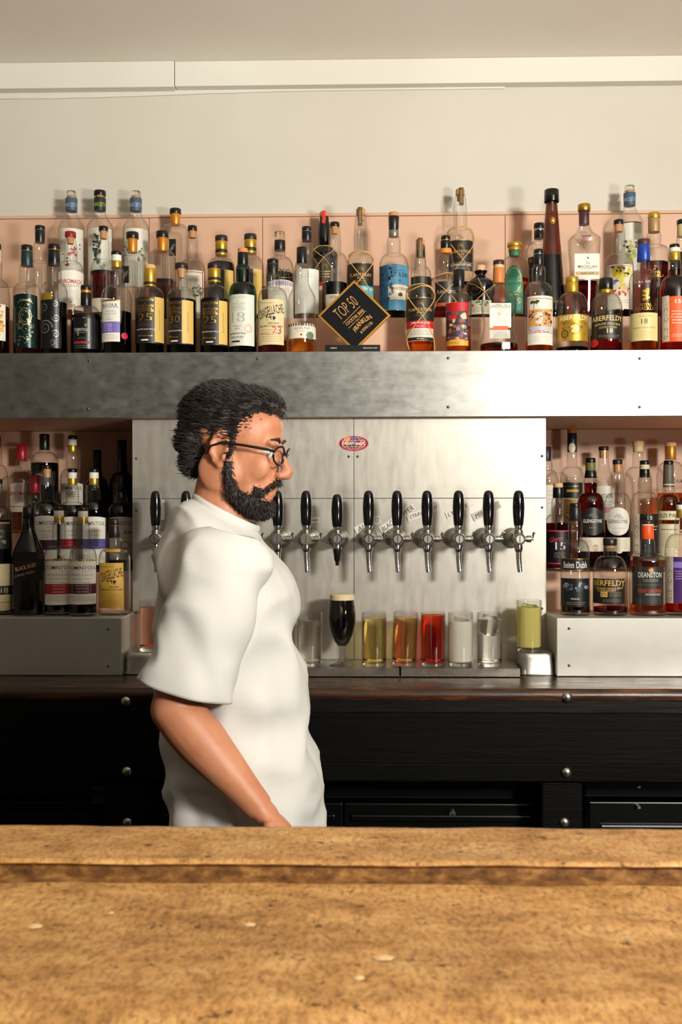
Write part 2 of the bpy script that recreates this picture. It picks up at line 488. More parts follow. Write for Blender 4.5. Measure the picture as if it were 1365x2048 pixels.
# ------------------------------------------------------------------ black timber back counter
BLKWOOD = wood('black_varnished_timber', ('#030303', '#070706', '#100e0d'), (0.7, 6, 14), 7, (0.36, 0.62), 0.5, 0.002, 0.12,
               speck=(30, 0.74, (0.8, 4, 5), '#3a2a1d'))
BRNWOOD = wood('dark_brown_varnished_timber', ('#1a0e07', '#3d2415', '#74492c'), (1.0, 9, 9), 7, (0.18, 0.4), 0.5, 0.002, 0.5)
bc = thing('back_counter', 'black varnished timber counter with dome-headed bolts under the taps', 'counter', (0, Y_BEAM, 0))
def slab(name, x0, x1, prof, mat, parent, nx=160, amp=0.0, seed=0, angle=50):
    """profile in the y-z plane swept along x with slight waviness"""
    vs = []; fs = []; n = len(prof)
    for i in range(nx + 1):
        x = x0 + (x1 - x0) * i / nx
        for j, (y, z) in enumerate(prof):
            d = amp * noise.noise((x * 6 + seed, y * 30, z * 30)) + amp * 0.6 * noise.noise((x * 25 + seed, y * 60, z * 60))
            vs.append((x, y + d * 0.5, z + d))
    for i in range(nx):
        for j in range(n):
            k = (j + 1) % n
            fs.append((i * n + j, (i + 1) * n + j, (i + 1) * n + k, i * n + k))
    fs.append(tuple(range(n))); fs.append(tuple(nx * n + j for j in range(n - 1, -1, -1)))
    q = MB(); q.add(vs, fs, mat)
    return q.build(name, parent, angle=angle)
zb = ZX(1566, Y_BEAM); g1 = ZX(1424, Y_BEAM); g2 = ZX(1527, Y_BEAM)
r = 0.012
slab('counter_top', -WX, WX, [(0.004, z_cnt - 0.030), (0.0, z_cnt - 0.020), (0.003, z_cnt - 0.009), (0.012, z_cnt - 0.0015), (0.022, z_cnt - 0.0012), (0.10, z_cnt - 0.0010), (0.20, z_cnt - 0.0010), (0.34, z_cnt - 0.0010), (0.34, z_cnt - 0.030)],
     BRNWOOD, bc, 200, 0.0006, 3)
slab('front_beam', -WX, WX, [(0.010, zb), (0.004, zb + 0.006), (0.003, g2 - 0.003), (0.0055, g2), (0.0028, g2 + 0.002), (0.003, zb + 0.11), (0.0028, g1 - 0.004), (0.0050, g1 - 0.0015), (0.002, g1), (0.0035, g1 + 0.012), (0.005, z_cnt - 0.0305), (0.10, z_cnt - 0.0305), (0.10, zb)],
     BLKWOOD, bc, 200, 0.0010, 9, 9)
BOLT = M('#b8b4ab', 0.3, 1.0)
def bolt(px, py, Y):
    p = P(px, py, Y)
    q = MB(); q.lathe([(0.0, -0.0095), (0.0045, -0.0092), (0.009, -0.0075), (0.0125, -0.0045), (0.0138, -0.001), (0.0138, 0.003)], BOLT, 20, axis='Y')
    o = q.build('bolt_head', bc); o.location = p - bc.location
for px, py, Y in ((1135, 1395, Y_BEAM), (1134, 1545, Y_BEAM), (252, 1403, Y_BEAM), (254, 1543, Y_BEAM)):
    bolt(px, py, Y + 0.002)
for px in (1125, 250):
    xa = P(px - 41, 1600, Y_BEAM + 0.02).x; xb = P(px + 41, 1600, Y_BEAM + 0.02).x
    q = MB(); q.box(xa, xb, 0.02, 0.10, 0.0, zb, BLKWOOD); q.build('post', bc, bevel=0.004)
    bolt(px + 5, 1645, Y_BEAM + 0.02)

# ------------------------------------------------------------------ bar fridges under the counter
FBLK = M('#060707', 0.3, 0, 0.25); FBLK2 = M('#0a0b0b', 0.5, 0, 0.2); FEDGE = M('#1d2022', 0.4, 0.5)
def fridge(xa, xb, lab, ytop=1593, lock=None, handles=True):
    Yf = 2.72
    t = thing('bar_fridge', lab, 'fridge', ((xa + xb) / 2, Yf, 0), 'black fridges under the back counter')
    w = (xb - xa) / 2
    zt = ZX(ytop, Yf)
    q = MB(); q.box(-w, w, 0.03, 0.20, 0.0, zb - 0.01, FBLK2); q.build('cabinet', t)
    q = MB(); q.box(-w, w, 0.0, 0.03, zt - 0.001, zb - 0.03, FBLK); q.build('fascia', t, bevel=0.002)
    q = MB(); q.box(-w, w, -0.002, 0.004, zt - 0.002, zt, FEDGE); q.build('edge_strip', t)
    for i, (a, b) in enumerate(((-w + 0.004, -0.002), (0.002, w - 0.004))):
        d = MB(); d.box(a, b, -0.02, 0.029, 0.08, zt - 0.012, FBLK); dd = d.build('door', t, bevel=0.004)
        if not handles: continue
        q = MB(); zz = zt - 0.040; q.box(a + 0.02, b - 0.02, -0.034, -0.0195, zz - 0.018, zz, FBLK); q.build('handle', dd, bevel=0.004)
    if lock:
        p = P(lock[0], lock[1], Yf - 0.022)
        q = MB(); q.lathe([(0, -0.010), (0.0075, -0.010), (0.0095, -0.008), (0.0095, 0.004)], DULLCHROME, 20, axis='Y'); q.lathe([(0, -0.0108), (0.0035, -0.0106), (0.0035, -0.009)], BLACK, 12, axis='Y')
        o = q.build('lock', t); o.location = p - t.location
    return t
fridge(P(300, 1600, 2.72).x, P(1078, 1600, 2.72).x, 'wide black bar fridge with a round chrome lock between the timber posts', lock=(905, 1627))
f2 = fridge(P(-420, 1600, 2.72).x, P(205, 1600, 2.72).x, 'black bar fridge with a small vent and control plate behind the person')
q = MB()
for i in range(7):
    p = P(186 + i * 4.2, 1597, 2.697); q.box(p.x - f2.location.x - 0.0012, p.x - f2.location.x + 0.0012, -0.024, -0.019, p.z - 0.012, p.z + 0.012, M('#5a5e60', 0.4))
p = P(198, 1577, 2.697); q.box(p.x - f2.location.x - 0.018, p.x - f2.location.x + 0.018, -0.024, -0.019, p.z - 0.006, p.z + 0.006, M('#43484a', 0.4))
q.build('control_plate', f2)
f3 = fridge(P(1172, 1600, 2.72).x, P(1700, 1600, 2.72).x, 'black bar fridge with a bright steel shelf edge below the bright plinth', ytop=1588, handles=False)
q = MB(); p = P(1203, 1649, 2.70); q.box(p.x - f3.location.x, p.x - f3.location.x + 0.7, -0.030, -0.025, p.z - 0.0035, p.z, M('#dcdcd8', 0.25, 0.6)); q.build('shelf_edge', f3)
for yy in (1571, 1612):
    q = MB(); p = P(1276, yy, 2.70); q.box(p.x - f3.location.x - 0.004, p.x - f3.location.x + 0.004, -0.036, -0.018, p.z - 0.003, p.z + 0.003, SILVER); q.build('hinge_pin', f3)

# ------------------------------------------------------------------ wooden bar in the foreground
def bar_wood():
    m, nt, bs, out = node_mat('worn_bar_timber')
    fine = noise_tex(nt, mapped(nt, (1.0, 0.55, 1)), 260, 4, 0.7)
    mid = noise_tex(nt, mapped(nt, (0.6, 1.1, 1)), 42, 7, 0.68)
    big = noise_tex(nt, mapped(nt, (0.8, 1.6, 1)), 5.5, 4, 0.6)
    c = ramp(nt, mid, [(0.26, rgb('#8f6433')), (0.5, rgb('#bd8d54')), (0.78, rgb('#dbb071'))])
    c = mixrgb(nt, 1.0, c, ramp(nt, big, [(0.30, (0.76, 0.72, 0.67)), (0.52, (0.96, 0.95, 0.93)), (0.75, (1.10, 1.10, 1.07))]), 'MULTIPLY')
    c = mixrgb(nt, 1.0, c, ramp(nt, fine, [(0.30, (0.45, 0.39, 0.33)), (0.56, (1.04, 1.04, 1.04))]), 'MULTIPLY')
    pits = noise_tex(nt, mapped(nt, (1, 1.3, 1)), 75, 3, 0.6)
    c = mixrgb(nt, ramp(nt, pits, [(0.64, (0, 0, 0)), (0.70, (0.85,) * 3)]), c, rgb('#3d2410'))
    nt.links.new(c, bs.inputs['Base Color'])
    nt.links.new(ramp(nt, mid, [(0.3, (0.62,) * 3), (0.7, (0.42,) * 3)]), bs.inputs['Roughness'])
    bs.inputs['Specular IOR Level'].default_value = 0.35
    bump(nt, bs, fine, 0.5, 0.0008)
    return m
BARWOOD = bar_wood()
DIRTSHADE = wood('grimy_worn_shaded_edge', ('#34200e', '#714b25', '#a87d46'), (1.0, 1.5, 1.5), 70, (0.5, 0.8), 0.9, 0.0015, 0.2)  # worn grime, with shade under the ledge lip added to the colour
CHIP = M('#cfae7c', 0.6)
zl = CAM.z - 0.275; zc = CAM.z - 0.289
bar = thing('bar_counter', 'worn honey brown timber bar top with a raised back ledge', 'counter', (0, 0.5, 0))
def ground(name, xs, prof, mat, parent, amp, seed, chips=()):
    vs = []; fs = []; n = len(prof); nx = len(xs)
    cols = []
    for i, x in enumerate(xs):
        for j, (y, z) in enumerate(prof):
            d = amp * noise.fractal((x * 9 + seed, y * 26, z * 9), 1.0, 2.0, 4)
            for (cx, cy, rx, ry, dep) in chips:
                e = ((x - cx) / rx) ** 2 + ((y + 0.5 - cy) / ry) ** 2
                if e < 1: d -= dep * (1 - e)
            e2 = 0.0012 * noise.noise((x * 4 + seed, 0.3, 2.0)) + 0.0006 * noise.noise((x * 23 + seed, 0.9, 2.0))
            vs.append((x, y + e2, z + d))
    for i in range(nx - 1):
        for j in range(n - 1):
            fs.append((i * n + j, (i + 1) * n + j, (i + 1) * n + j + 1, i * n + j + 1))
    q = MB(); q.add(vs, fs, mat)
    return q.build(name, parent, angle=60)
xs = [-1.0 + i * 2.0 / 420 for i in range(421)]
ZC = []
for px, py, wpx, hpx in ((70, 1848, 24, 11), (222, 1823, 13, 6), (500, 1845, 20, 8), (768, 1911, 32, 12), (718, 1951, 18, 10), (427, 1844, 6, 3), (600, 2003, 12, 6), (137, 1930, 8, 6), (775, 1786, 6, 3), (660, 2027, 6, 4)):
    d = ray(px, py); k = (zc - CAM.z) / d.z; p = CAM + d * k
    ZC.append((p.x, p.y, wpx * k / F, hpx * k / F * 2.6, 0.0022))
Yl = 0.275 * F / (1722 - 1024); Yb = 0.275 * F / (1653 - 1024)
prof = [(0.050, zc - 0.30), (0.050, zc - 0.05), (0.052, zc - 0.03), (0.060, zc - 0.014), (0.072, zc - 0.005), (0.086, zc - 0.001)]
yy = 0.094
while yy + 0.5 < Yl - 0.010: prof.append((yy, zc)); yy += 0.0035
ground('counter_top', xs, prof, BARWOOD, bar, 0.0011, 1.3, ZC)
fy = Yl - 0.5
ground('ledge_edge', xs, [(fy - 0.014, zc - 0.004), (fy - 0.011, zc + 0.0006), (fy - 0.005, zc + 0.0022), (fy - 0.001, zc + 0.005), (fy + 0.0005, zc + 0.008), (fy - 0.001, zl - 0.004), (fy - 0.0022, zl - 0.0028)], DIRTSHADE, bar, 0.0010, 4.1)
pr2 = [(fy - 0.0022, zl - 0.0028), (fy - 0.0014, zl - 0.0008), (fy, zl)]
yy = fy + 0.003
while yy < Yb - 0.5 - 0.003: pr2.append((yy, zl)); yy += 0.0035
pr2 += [(Yb - 0.5, zl - 0.0008), (Yb - 0.5 + 0.004, zl - 0.004), (Yb - 0.5 + 0.006, zl - 0.012), (Yb - 0.5 + 0.006, zl - 0.30)]
ground('back_ledge', xs, pr2, BARWOOD, bar, 0.0011, 4.1)
q = MB(); q.box(-1.0, 1.0, 0.07, Yb - 0.5, 0.0, zc - 0.06, BLKWOOD); q.build('bar_base', bar)
for i, c in enumerate(ZC[:5]):
    q = MB()
    n = 14; vs = [(0, 0, 0.0016)]
    for a in range(n):
        t = 2 * PI * a / n; k = 0.75 + 0.25 * noise.noise((a * 0.9, i * 3.1, 0))
        vs.append((c[2] * 0.9 * k * math.cos(t), c[3] * 0.55 * k * math.sin(t), -0.0002))
    q.add(vs, [(0, a + 1, (a + 1) % n + 1) for a in range(n)], CHIP)
    o = q.build('wood_chip', bar, weld=False); o.location = (c[0], c[1] - 0.5, zc - 0.0012)

# ================================================================== TAPS AND GLASSES
def spring_pts(n, f): return [f(i / (n - 1)) for i in range(n)]
HANDLE = M('#0a0a0b', 0.14, 0, 0.6)
Y_TAP = 2.795
def make_tap(px, lab, grp, stout=False):
    p = P(px, 1078, Y_TAP); p0 = Vector((p.x, Y_TAP, p.z))
    k = Y_TAP / F
    t = thing('beer_tap', lab, 'tap', p0, grp)
    z = lambda y: (1078 - y) * k
    dy = 7 if stout else 0
    q = MB()
    hp = [(0.0, z(981 + dy)), (0.006, z(981.6 + dy)), (0.0105, z(984 + dy)), (0.0135, z(989 + dy)), (0.0155, z(999 + dy)), (0.0165, z(1014 + dy)), (0.0158, z(1030 + dy)), (0.0138, z(1046 + dy * .5)), (0.0125, z(1051 + dy * .4)), (0.0, z(1051 + dy * .4))]
    q.lathe(hp[::-1], HANDLE, 24); q.build('handle', t)
    q = MB()
    q.lathe([(0.0085, z(1066)), (0.0095, z(1060)), (0.0125, z(1050)), (0.0122, z(1048.5))], CHROME, 20)
    q.build('ferrule', t)
    q = MB()
    q.lathe([(0.0095, z(1069.5)), (0.0128, z(1069)), (0.0128, z(1066)), (0.0118, z(1065.4)), (0.0122, z(1063)), (0.0122, z(1060.5)), (0.009, z(1060))], DULLCHROME, 20)
    q.build('collar', t)
    # body: drum facing the room, neck back to the wall flange
    q = MB()
    q.lathe([(0.0, -0.0215), (0.0145, -0.0215), (0.0165, -0.019), (0.0172, -0.012), (0.0172, 0.012), (0.0145, 0.017), (0.0125, 0.03), (0.0125, 0.075), (0.0, 0.075)], CHROME, 24, axis='Y')
    q.build('body', t)
    q = MB()
    q.lathe([(0.0, -0.0248), (0.0105, -0.0248), (0.0118, -0.0232), (0.0118, -0.021)], DULLCHROME, 20, axis='Y')
    q.box(-0.0010, 0.0010, -0.0254, -0.0246, -0.0095, 0.0095, INK)
    q.build('slotted_cap', t)
    q = MB()
    q.lathe([(0.0165, 0.045), (0.0185, 0.05), (0.0185, 0.075), (0.021, 0.085), (0.0215, 0.112), (0.0290, 0.122), (0.0300, 0.128), (0.0300, Y_PANEL - Y_TAP - 0.0008)], DULLCHROME, 26, axis='Y')
    q.build('wall_flange', t)
    if stout:
        q = MB(); q.lathe([(0.0125, z(1098)), (0.0132, z(1096)), (0.0118, z(1090)), (0.0105, z(1086))], CHROME, 20); q.build('lower_nut', t)
        q = MB(); q.lathe([(0.0, z(1131)), (0.005, z(1131)), (0.0055, z(1124)), (0.0085, z(1120)), (0.0105, z(1106)), (0.0115, z(1104)), (0.0118, z(1098)), (0.009, z(1097))], BLACK, 20); q.build('nozzle', t)
    else:
        q = MB(); q.lathe([(0.0085, z(1104)), (0.0105, z(1102)), (0.0115, z(1098)), (0.0118, z(1092)), (0.0100, z(1087)), (0.0100, z(1084))], CHROME, 20)
        q.build('lower_nut', t)
        q = MB(); sl = 0.004
        q.tube([(0, 0, z(1100)), (0.0002, -0.0005, z(1115)), (0.0012, -0.002, z(1130)), (0.0028, -0.005, z(1143))], [0.0078, 0.0076, 0.0073, 0.0070], CHROME, 16)
        q.tube([(0.0027, -0.0048, z(1142.6)), (0.0029, -0.0051, z(1143.4))], [0.0058, 0.0058], INK, 14)
        q.build('spout', t)
        # flow control on the right: stub, knurled ring, small curved lever
        q = MB(); q.lathe([(0.0075, 0.012), (0.0075, 0.022), (0.0098, 0.023), (0.0098, 0.034), (0.0075, 0.035), (0.0045, 0.036), (0.0045, 0.041), (0.0, 0.041)], DULLCHROME, 18, axis='X', c=(0, 0, 0.0))
        fl = q.build('flow_control', t)
        q = MB(); q.tube([(0.038, 0, 0.0), (0.0395, -0.001, 0.006), (0.040, -0.003, 0.013), (0.043, -0.005, 0.019)], [0.0034, 0.0030, 0.0034, 0.0042], CHROME, 10)
        q.build('lever', fl)
    return t
TAPLAB = {312: 'chrome beer tap beside the shaded niche, partly behind the person', 373: 'chrome beer tap behind the person, second from the shaded niche', 434: 'chrome beer tap hidden behind the person, third from the shaded niche',
          496: 'chrome beer tap behind the person, fourth from the shaded niche', 556: 'chrome beer tap beside the person, next to the tap with the pes tag',
          613: 'chrome beer tap over the paper tag ending in pes', 675: 'beer tap with shorter handle and black nozzle, above the stout glass', 738: 'chrome beer tap in front of the AL O tag beside the panel seam',
          795: 'chrome beer tap in front of the black pepper tag', 855: 'chrome beer tap in front of the strawberry tag', 918: 'chrome beer tap in front of the LY tag', 978: 'chrome beer tap in front of the mint tag',
          1038: 'last chrome beer tap beside the bright niche, without a paper tag'}
for px, lab in TAPLAB.items():
    make_tap(px, lab, 'beer taps on the splashback', stout=(px == 675))

# ---- handwritten paper tags stuck on the splashback
PAPER = M('#d8d2c4', 0.7); PEN = M('#3c3144', 0.7)
def paper_tag(x0, y0, x1, y1, h, words, lab, col=None):
    a = P(x0, y0, Y_PANEL - 0.0016); b = P(x1, y1, Y_PANEL - 0.0016)
    c = (a + b) / 2; w = (b - a).length; ang = math.atan2(b.z - a.z, b.x - a.x); hh = h * Y_PANEL / F
    R3 = Matrix.Rotation(-ang, 3, 'Y')
    t = thing('paper_tag', lab, 'tag', c, 'handwritten tags on the splashback')
    q = MB(); n = 10; vs = []; fs = []
    for i in range(n + 1):
        u = (i / n - 0.5) * w
        lift = -0.0022 * (abs(i / n - 0.5) * 2) ** 4
        for v in (-hh / 2, hh / 2): vs.append(R3 @ Vector((u + (0.001 if v > 0 else 0), lift, v + 0.0006 * math.sin(i * 1.7))))
    fs = [(2 * i, 2 * i + 2, 2 * i + 3, 2 * i + 1) for i in range(n)]
    q.add(vs, fs, col or PAPER); sh = q.build('paper', t)
    q = MB()
    for (tx, u0, u1, hs) in words:
        tv, tf = text_geo(tx, 0.0, 0.15)
        out = []
        for k, (u, v) in enumerate(tv):
            uu = ((u0 + u1) / 2 + u * (u1 - u0)) * w; vv = v * hh * hs
            lift = -0.0022 * (abs(uu / w) * 2) ** 4
            out.append(R3 @ Vector((uu, lift - 0.0007, vv)))
        q.add(out, tf, PEN)
    if q.v: q.build('handwriting', t, smooth=False, weld=False)
    return t
paper_tag(711, 1062, 760, 1037, 15, [('AL', -0.40, -0.10, 0.62), ('O', 0.33, 0.46, 0.6)], 'white paper tag reading AL and O behind a tap handle')
paper_tag(762, 1062, 829, 1012, 15, [('BLACK', -0.46, -0.06, 0.66), ('PEPPER', 0.02, 0.46, 0.7)], 'slanted paper tag reading black pepper')
paper_tag(815, 1037, 880, 1012, 14, [('STRAWBERRY', -0.42, 0.44, 0.55)], 'pale paper tag reading strawberry')
paper_tag(893, 1032, 936, 1010, 13, [('LY', -0.42, -0.12, 0.62), ('S', 0.36, 0.46, 0.5)], 'small paper tag reading LY')
paper_tag(946, 1036, 1000, 1008, 15, [('MINT', -0.40, 0.10, 0.6)], 'grey paper tag reading mint', M('#b9b3a6', 0.6))
paper_tag(603, 1041, 639, 1040, 12, [('Grapes', -0.44, 0.44, 0.62)], 'straight white paper tag ending in pes')
paper_tag(325, 1040, 325.6, 1000, 8, [], 'narrow upright blank paper tag beside the tap by the shaded niche')

# ---- oval sticker across the panel seam
def sticker():
    c = P(708, 887, Y_PANEL - 0.0012); k = Y_PANEL / F
    t = thing('oval_sticker', 'red oval globe sticker across the splashback seam', 'sticker', c)
    rx, rz = 29.5 * k, 15 * k
    def disc(q, r0x, r0z, mat, y, cx=0, cz=0, a0=0, a1=2 * PI, n=40, r1x=0, r1z=0):
        vs = []; fs = []
        for i in range(n + 1):
            a = a0 + (a1 - a0) * i / n
            vs += [(cx + r0x * math.cos(a), y, cz + r0z * math.sin(a)), (cx + r1x * math.cos(a), y, cz + r1z * math.sin(a))]
        fs = [(2 * i, 2 * i + 1, 2 * i + 3, 2 * i + 2) for i in range(n)]
        q.add(vs, fs, mat)
    q = MB(); disc(q, rx, rz, M('#b81f30', 0.4), 0.0); base = q.build('sticker_base', t, smooth=False, weld=False)
    q = MB()
    disc(q, rx * 0.93, rz * 0.90, M('#3a1020', 0.4), -0.0002)
    disc(q, rx * 0.86, rz * 0.80, M('#c32038', 0.4), -0.0003)
    disc(q, rx * 0.45, rz * 0.6, M('#40346e', 0.4), -0.0004, 0.0, rz * 0.18, 0, PI)
    disc(q, rx * 0.6, rz * 0.5, M('#2c2a16', 0.4), -0.0004, -0.1 * rx, -rz * 0.1, PI, 2 * PI)
    disc(q, rx * 0.24, rz * 0.34, M('#e8832e', 0.4), -0.0005, -rx * 0.45, rz * 0.58, n=9)
    LINE = M('#d8c2b4', 0.4)
    for fx in (0.15, 0.5, 0.8):
        disc(q, rx * fx, rz * 0.88, LINE, -0.0006, r1x=rx * (fx - 0.03), r1z=rz * 0.85)
    for fz in (-0.42, 0.42):
        q.box(-rx * 0.78, rx * 0.78, -0.00062, -0.0006, rz * (fz - 0.03), rz * (fz + 0.03), LINE)
    for tx, u, w, h in (('DREAM', -0.36, 0.76, 0.42), ('seX', 0.46, 0.62, 0.5)):
        tv, tf = text_geo(tx, 0.02)
        q.add([(rx * (u + a * w), -0.0010, rz * (0.02 + b * h)) for a, b in tv], tf, M('#f0e4d6', 0.4))
    q.build('sticker_print', base, smooth=False, weld=False)
sticker()

# ---- drip trays
TRAY = steel('drip_tray_steel', '#aaa398', '#c0bbb1', 0.24, 0.34, (1.5, 1, 3), 0.0, b=0.01, scratch=0.3)
mg, nt, bs, out = node_mat('perforated_tray_top')
v = mapped(nt, (1, 1, 1))
vo = nt.nodes.new('ShaderNodeTexVoronoi'); vo.inputs['Scale'].default_value = 150; vo.inputs['Randomness'].default_value = 0.0
nt.links.new(v, vo.inputs['Vector'])
nt.links.new(ramp(nt, vo.outputs['Distance'], [(0.28, (0.01, 0.01, 0.01)), (0.34, (0.45, 0.42, 0.38))]), bs.inputs['Base Color'])
bs.inputs['Metallic'].default_value = 0.9; bs.inputs['Roughness'].default_value = 0.32
z_tray = z_cnt + 0.024
Y_TR = 2.752
def tray(x0, x1, lab):
    a = P(x0, 1345, Y_TR).x; b = P(x1, 1345, Y_TR).x
    t = thing('drip_tray', lab, 'drip tray', ((a + b) / 2, Y_TR, z_cnt), 'stainless drip trays')
    w = (b - a) / 2; dpt = Y_PANEL - Y_TR - 0.004
    q = MB(); q.box(-w, w, 0.0, 0.004, 0.0, 0.024, TRAY); q.box(-w, -w + 0.004, 0.004, dpt, 0.0, 0.024, TRAY); q.box(w - 0.004, w, 0.004, dpt, 0.0, 0.024, TRAY); q.box(-w, w, dpt - 0.004, dpt, 0.0, 0.024, TRAY); q.box(-w, w, 0.0, dpt, 0.0, 0.002, TRAY)
    q.build('pan', t)
    q = MB(); q.box(-w + 0.004, w - 0.004, 0.004, dpt - 0.004, 0.0195, 0.022, mg); q.build('grate', t)
tray(318, 799, 'long stainless drip tray under the stout glass')
tray(803, 1041, 'short stainless drip tray under the red drink')
Z_GL = z_cnt + 0.022

# ---- upturned metal tins
TIN = steel('worn_tin', '#b3afa6', '#c8c5bd', 0.3, 0.42, (3, 1, 3), 0.1)
def tin(x0, x1, lab):
    a = P(x0, 1345, 2.79).x; b = P(x1, 1345, 2.79).x
    t = thing('upturned_tin', lab, 'tin', ((a + b) / 2, 2.835, z_cnt), 'upturned metal tins')
    w = (b - a) / 2; h = 0.060
    pr = [(w, 0.0), (w * 1.0, 0.003), (w * 0.985, 0.005), (w * 0.93, h - 0.012), (w * 0.90, h - 0.004), (w * 0.84, h), (0.0, h)]
    q = MB(); q.lathe(pr, TIN, 40, sq=[5] * 7, cap0=False); q.build('pan_body', t)
    q = MB(); q.lathe([(w, 0.0), (w + 0.0025, 0.001), (w + 0.0025, 0.003), (w, 0.004)], TIN, 40, sq=[5] * 4, cap0=False, cap1=False); q.build('rolled_rim', t)
    return t
tin(1042, 1112, 'upturned metal tin holding up the pale yellow drink')
tin(247, 318, 'upturned metal tin behind the person beside the shaded plinth')

# ---- drinks
ICE = fluid('ice', (0.95, 0.95, 0.94), 1.18, 0.06)
THICK = fluid('thick_glass', (0.97, 0.97, 0.96), 1.45, 0.0)
def highball(px, pyb, Y, z0, lab, liquid, fill=0.88, ice=False, tilt=0.0, name='highball_glass', h=0.151, r=0.0358):
    p = P(px, pyb, Y)
    t = thing(name, lab, 'drink', (p.x, Y, z0), 'drinks in tall glasses')
    t.rotation_euler = (0, tilt, 0); t.location.z += r * math.sin(abs(tilt))
    q = MB()
    q.lathe([(r - 0.003, 0.0), (r - 0.001, 0.0012), (r, 0.004), (r, h), ], GLASS['tumbler'], 36, cap1=False)
    q.lathe([(r - 0.0022, h), (r - 0.0022, 0.013)], GLASS['tumbler'], 36, cap0=False, cap1=False)
    q.lathe([(r - 0.0022, h), (r - 0.001, h + 0.0006), (r, h)], GLASS['tumbler'], 36, cap0=False, cap1=False)
    q.build('glass', t)
    q = MB(); q.lathe([(0.0, 0.0012), (r - 0.004, 0.0012), (r - 0.0028, 0.003), (r - 0.0028, 0.010), (r - 0.006, 0.0125), (0.0, 0.0105)], THICK, 36); q.build('glass_base', t)
    if liquid:
        q = MB(); q.lathe([(0.0, 0.0135), (r - 0.006, 0.0135), (r - 0.0028, 0.016), (r - 0.0028, h * fill), (0.0, h * fill)], liquid, 36); q.build('drink', t)
    if ice:
        q = MB(); s = 0.017
        q.box(-s, s, -s, s, -0.028, 0.028, ICE); o = q.build('ice', t, bevel=0.005); o.location = (-0.001, 0.0, h * fill + 0.030); o.rotation_euler = (0.1, 0.12, 0.5)
        o.location.z = h * fill - 0.0275 + 0.010
    return t
AMB = fluid('pale_gold_drink', (0.99, 0.92, 0.62)); ORG = fluid('orange_gold_drink', (0.99, 0.83, 0.52)); REDD = fluid('red_drink', (0.99, 0.24, 0.12))
CLR = fluid('clear_drink', (0.99, 0.99, 0.99)); HAZY = cloudy('cloudy_white_drink', '#fbf7ec', 0.5); LEMON = cloudy('cloudy_lemon_drink', '#f4ea96', 0.5); PALE = fluid('pale_drink', (0.95, 0.93, 0.90), 1.33, 0.2)
YG = 2.815
highball(749, 1335, YG, Z_GL, 'tall glass of pale gold drink beside the stout', AMB, 0.90)
highball(808, 1335, YG, Z_GL, 'tall glass of orange gold drink, slightly tilted over the tray joint', ORG, 0.90, tilt=0.045)
highball(867, 1335, YG, Z_GL, 'tall glass of bright red drink', REDD, 0.95)
highball(922, 1335, YG, Z_GL, 'tall glass of cloudy white drink with ice', HAZY, 0.84, ice=True)
highball(980, 1335, YG, Z_GL, 'tall glass of clear drink with ice beside the tin', CLR, 0.88, ice=True)
highball(620, 1335, YG, Z_GL, 'tall glass of pale clear drink beside the stout and the person', PALE, 0.85)
highball(566, 1335, YG, Z_GL, 'tall glass of pale drink partly behind the person', PALE, 0.85)
highball(1059, 1305, 2.835, z_cnt + 0.060, 'tall glass of cloudy pale yellow drink standing on the tin', LEMON, 0.86, ice=True, h=0.146)
highball(303, 1305, 2.835, z_cnt + 0.060, 'tall glass of pinkish drink on the tin behind the person', fluid('pink_drink', (0.9, 0.62, 0.5)), 0.86, h=0.146)
# stout in a stemmed tulip glass
p = P(685, 1335, YG); k = YG / F
t = thing('stout_glass', 'stemmed tulip glass of black stout with a cream head', 'drink', (p.x, YG, Z_GL))
zz = lambda y: (1334 - y) * k
q = MB()
pr = [(0.0, 0.0), (0.036, 0.0), (0.037, 0.0015), (0.030, 0.004), (0.014, 0.010), (0.0085, 0.018), (0.0075, zz(1306)), (0.0085, zz(1299)), (0.014, zz(1293))]
q.lathe(pr, GLASS['clear'], 36); q.build('stem_and_foot', t)
q = MB()
pb = [(0.0135, zz(1293.5)), (0.022, zz(1286)), (0.031, zz(1272)), (0.0378, zz(1252)), (0.0402, zz(1234)), (0.0395, zz(1218)), (0.0365, zz(1202)), (0.0345, zz(1191))]
q.lathe(pb, GLASS['tumbler'], 40, cap1=False, cap0=False); q.build('bowl', t)
q = MB(); st = [(rr - 0.0016, z_) for rr, z_ in pb]
q.lathe([(0.0, st[0][1] + 0.001)] + st[:-1] + [(0.035, zz(1204)), (0.0, zz(1204))], M('#0a0504', 0.08, 0, 0.5), 40); q.build('stout', t)
q = MB(); q.lathe([(0.0, zz(1203.8)), (0.0352, zz(1203.8)), (0.0333, zz(1192.5)), (0.030, zz(1190.8)), (0.0, zz(1190.6))], M('#e2cfa4', 0.8), 40); q.build('foam_head', t)
q = MB()   # small gold harp-like shield print on the bowl
for i, (a, b) in enumerate(((-1, 1), (-0.3, 0.9), (0.35, 1.0))):
    u0 = a * 0.0055; z0_ = zz(1212 + i * 1.5)
    q.tube([(u0, -math.sqrt(max(0.0392 ** 2 - u0 ** 2, 0)), z0_), (u0 * 0.5, -0.0398, zz(1219)), (0.001, -0.0404, zz(1226))], [0.0008, 0.0007, 0.0004], GOLD, 6)
q.build('gold_emblem', t)

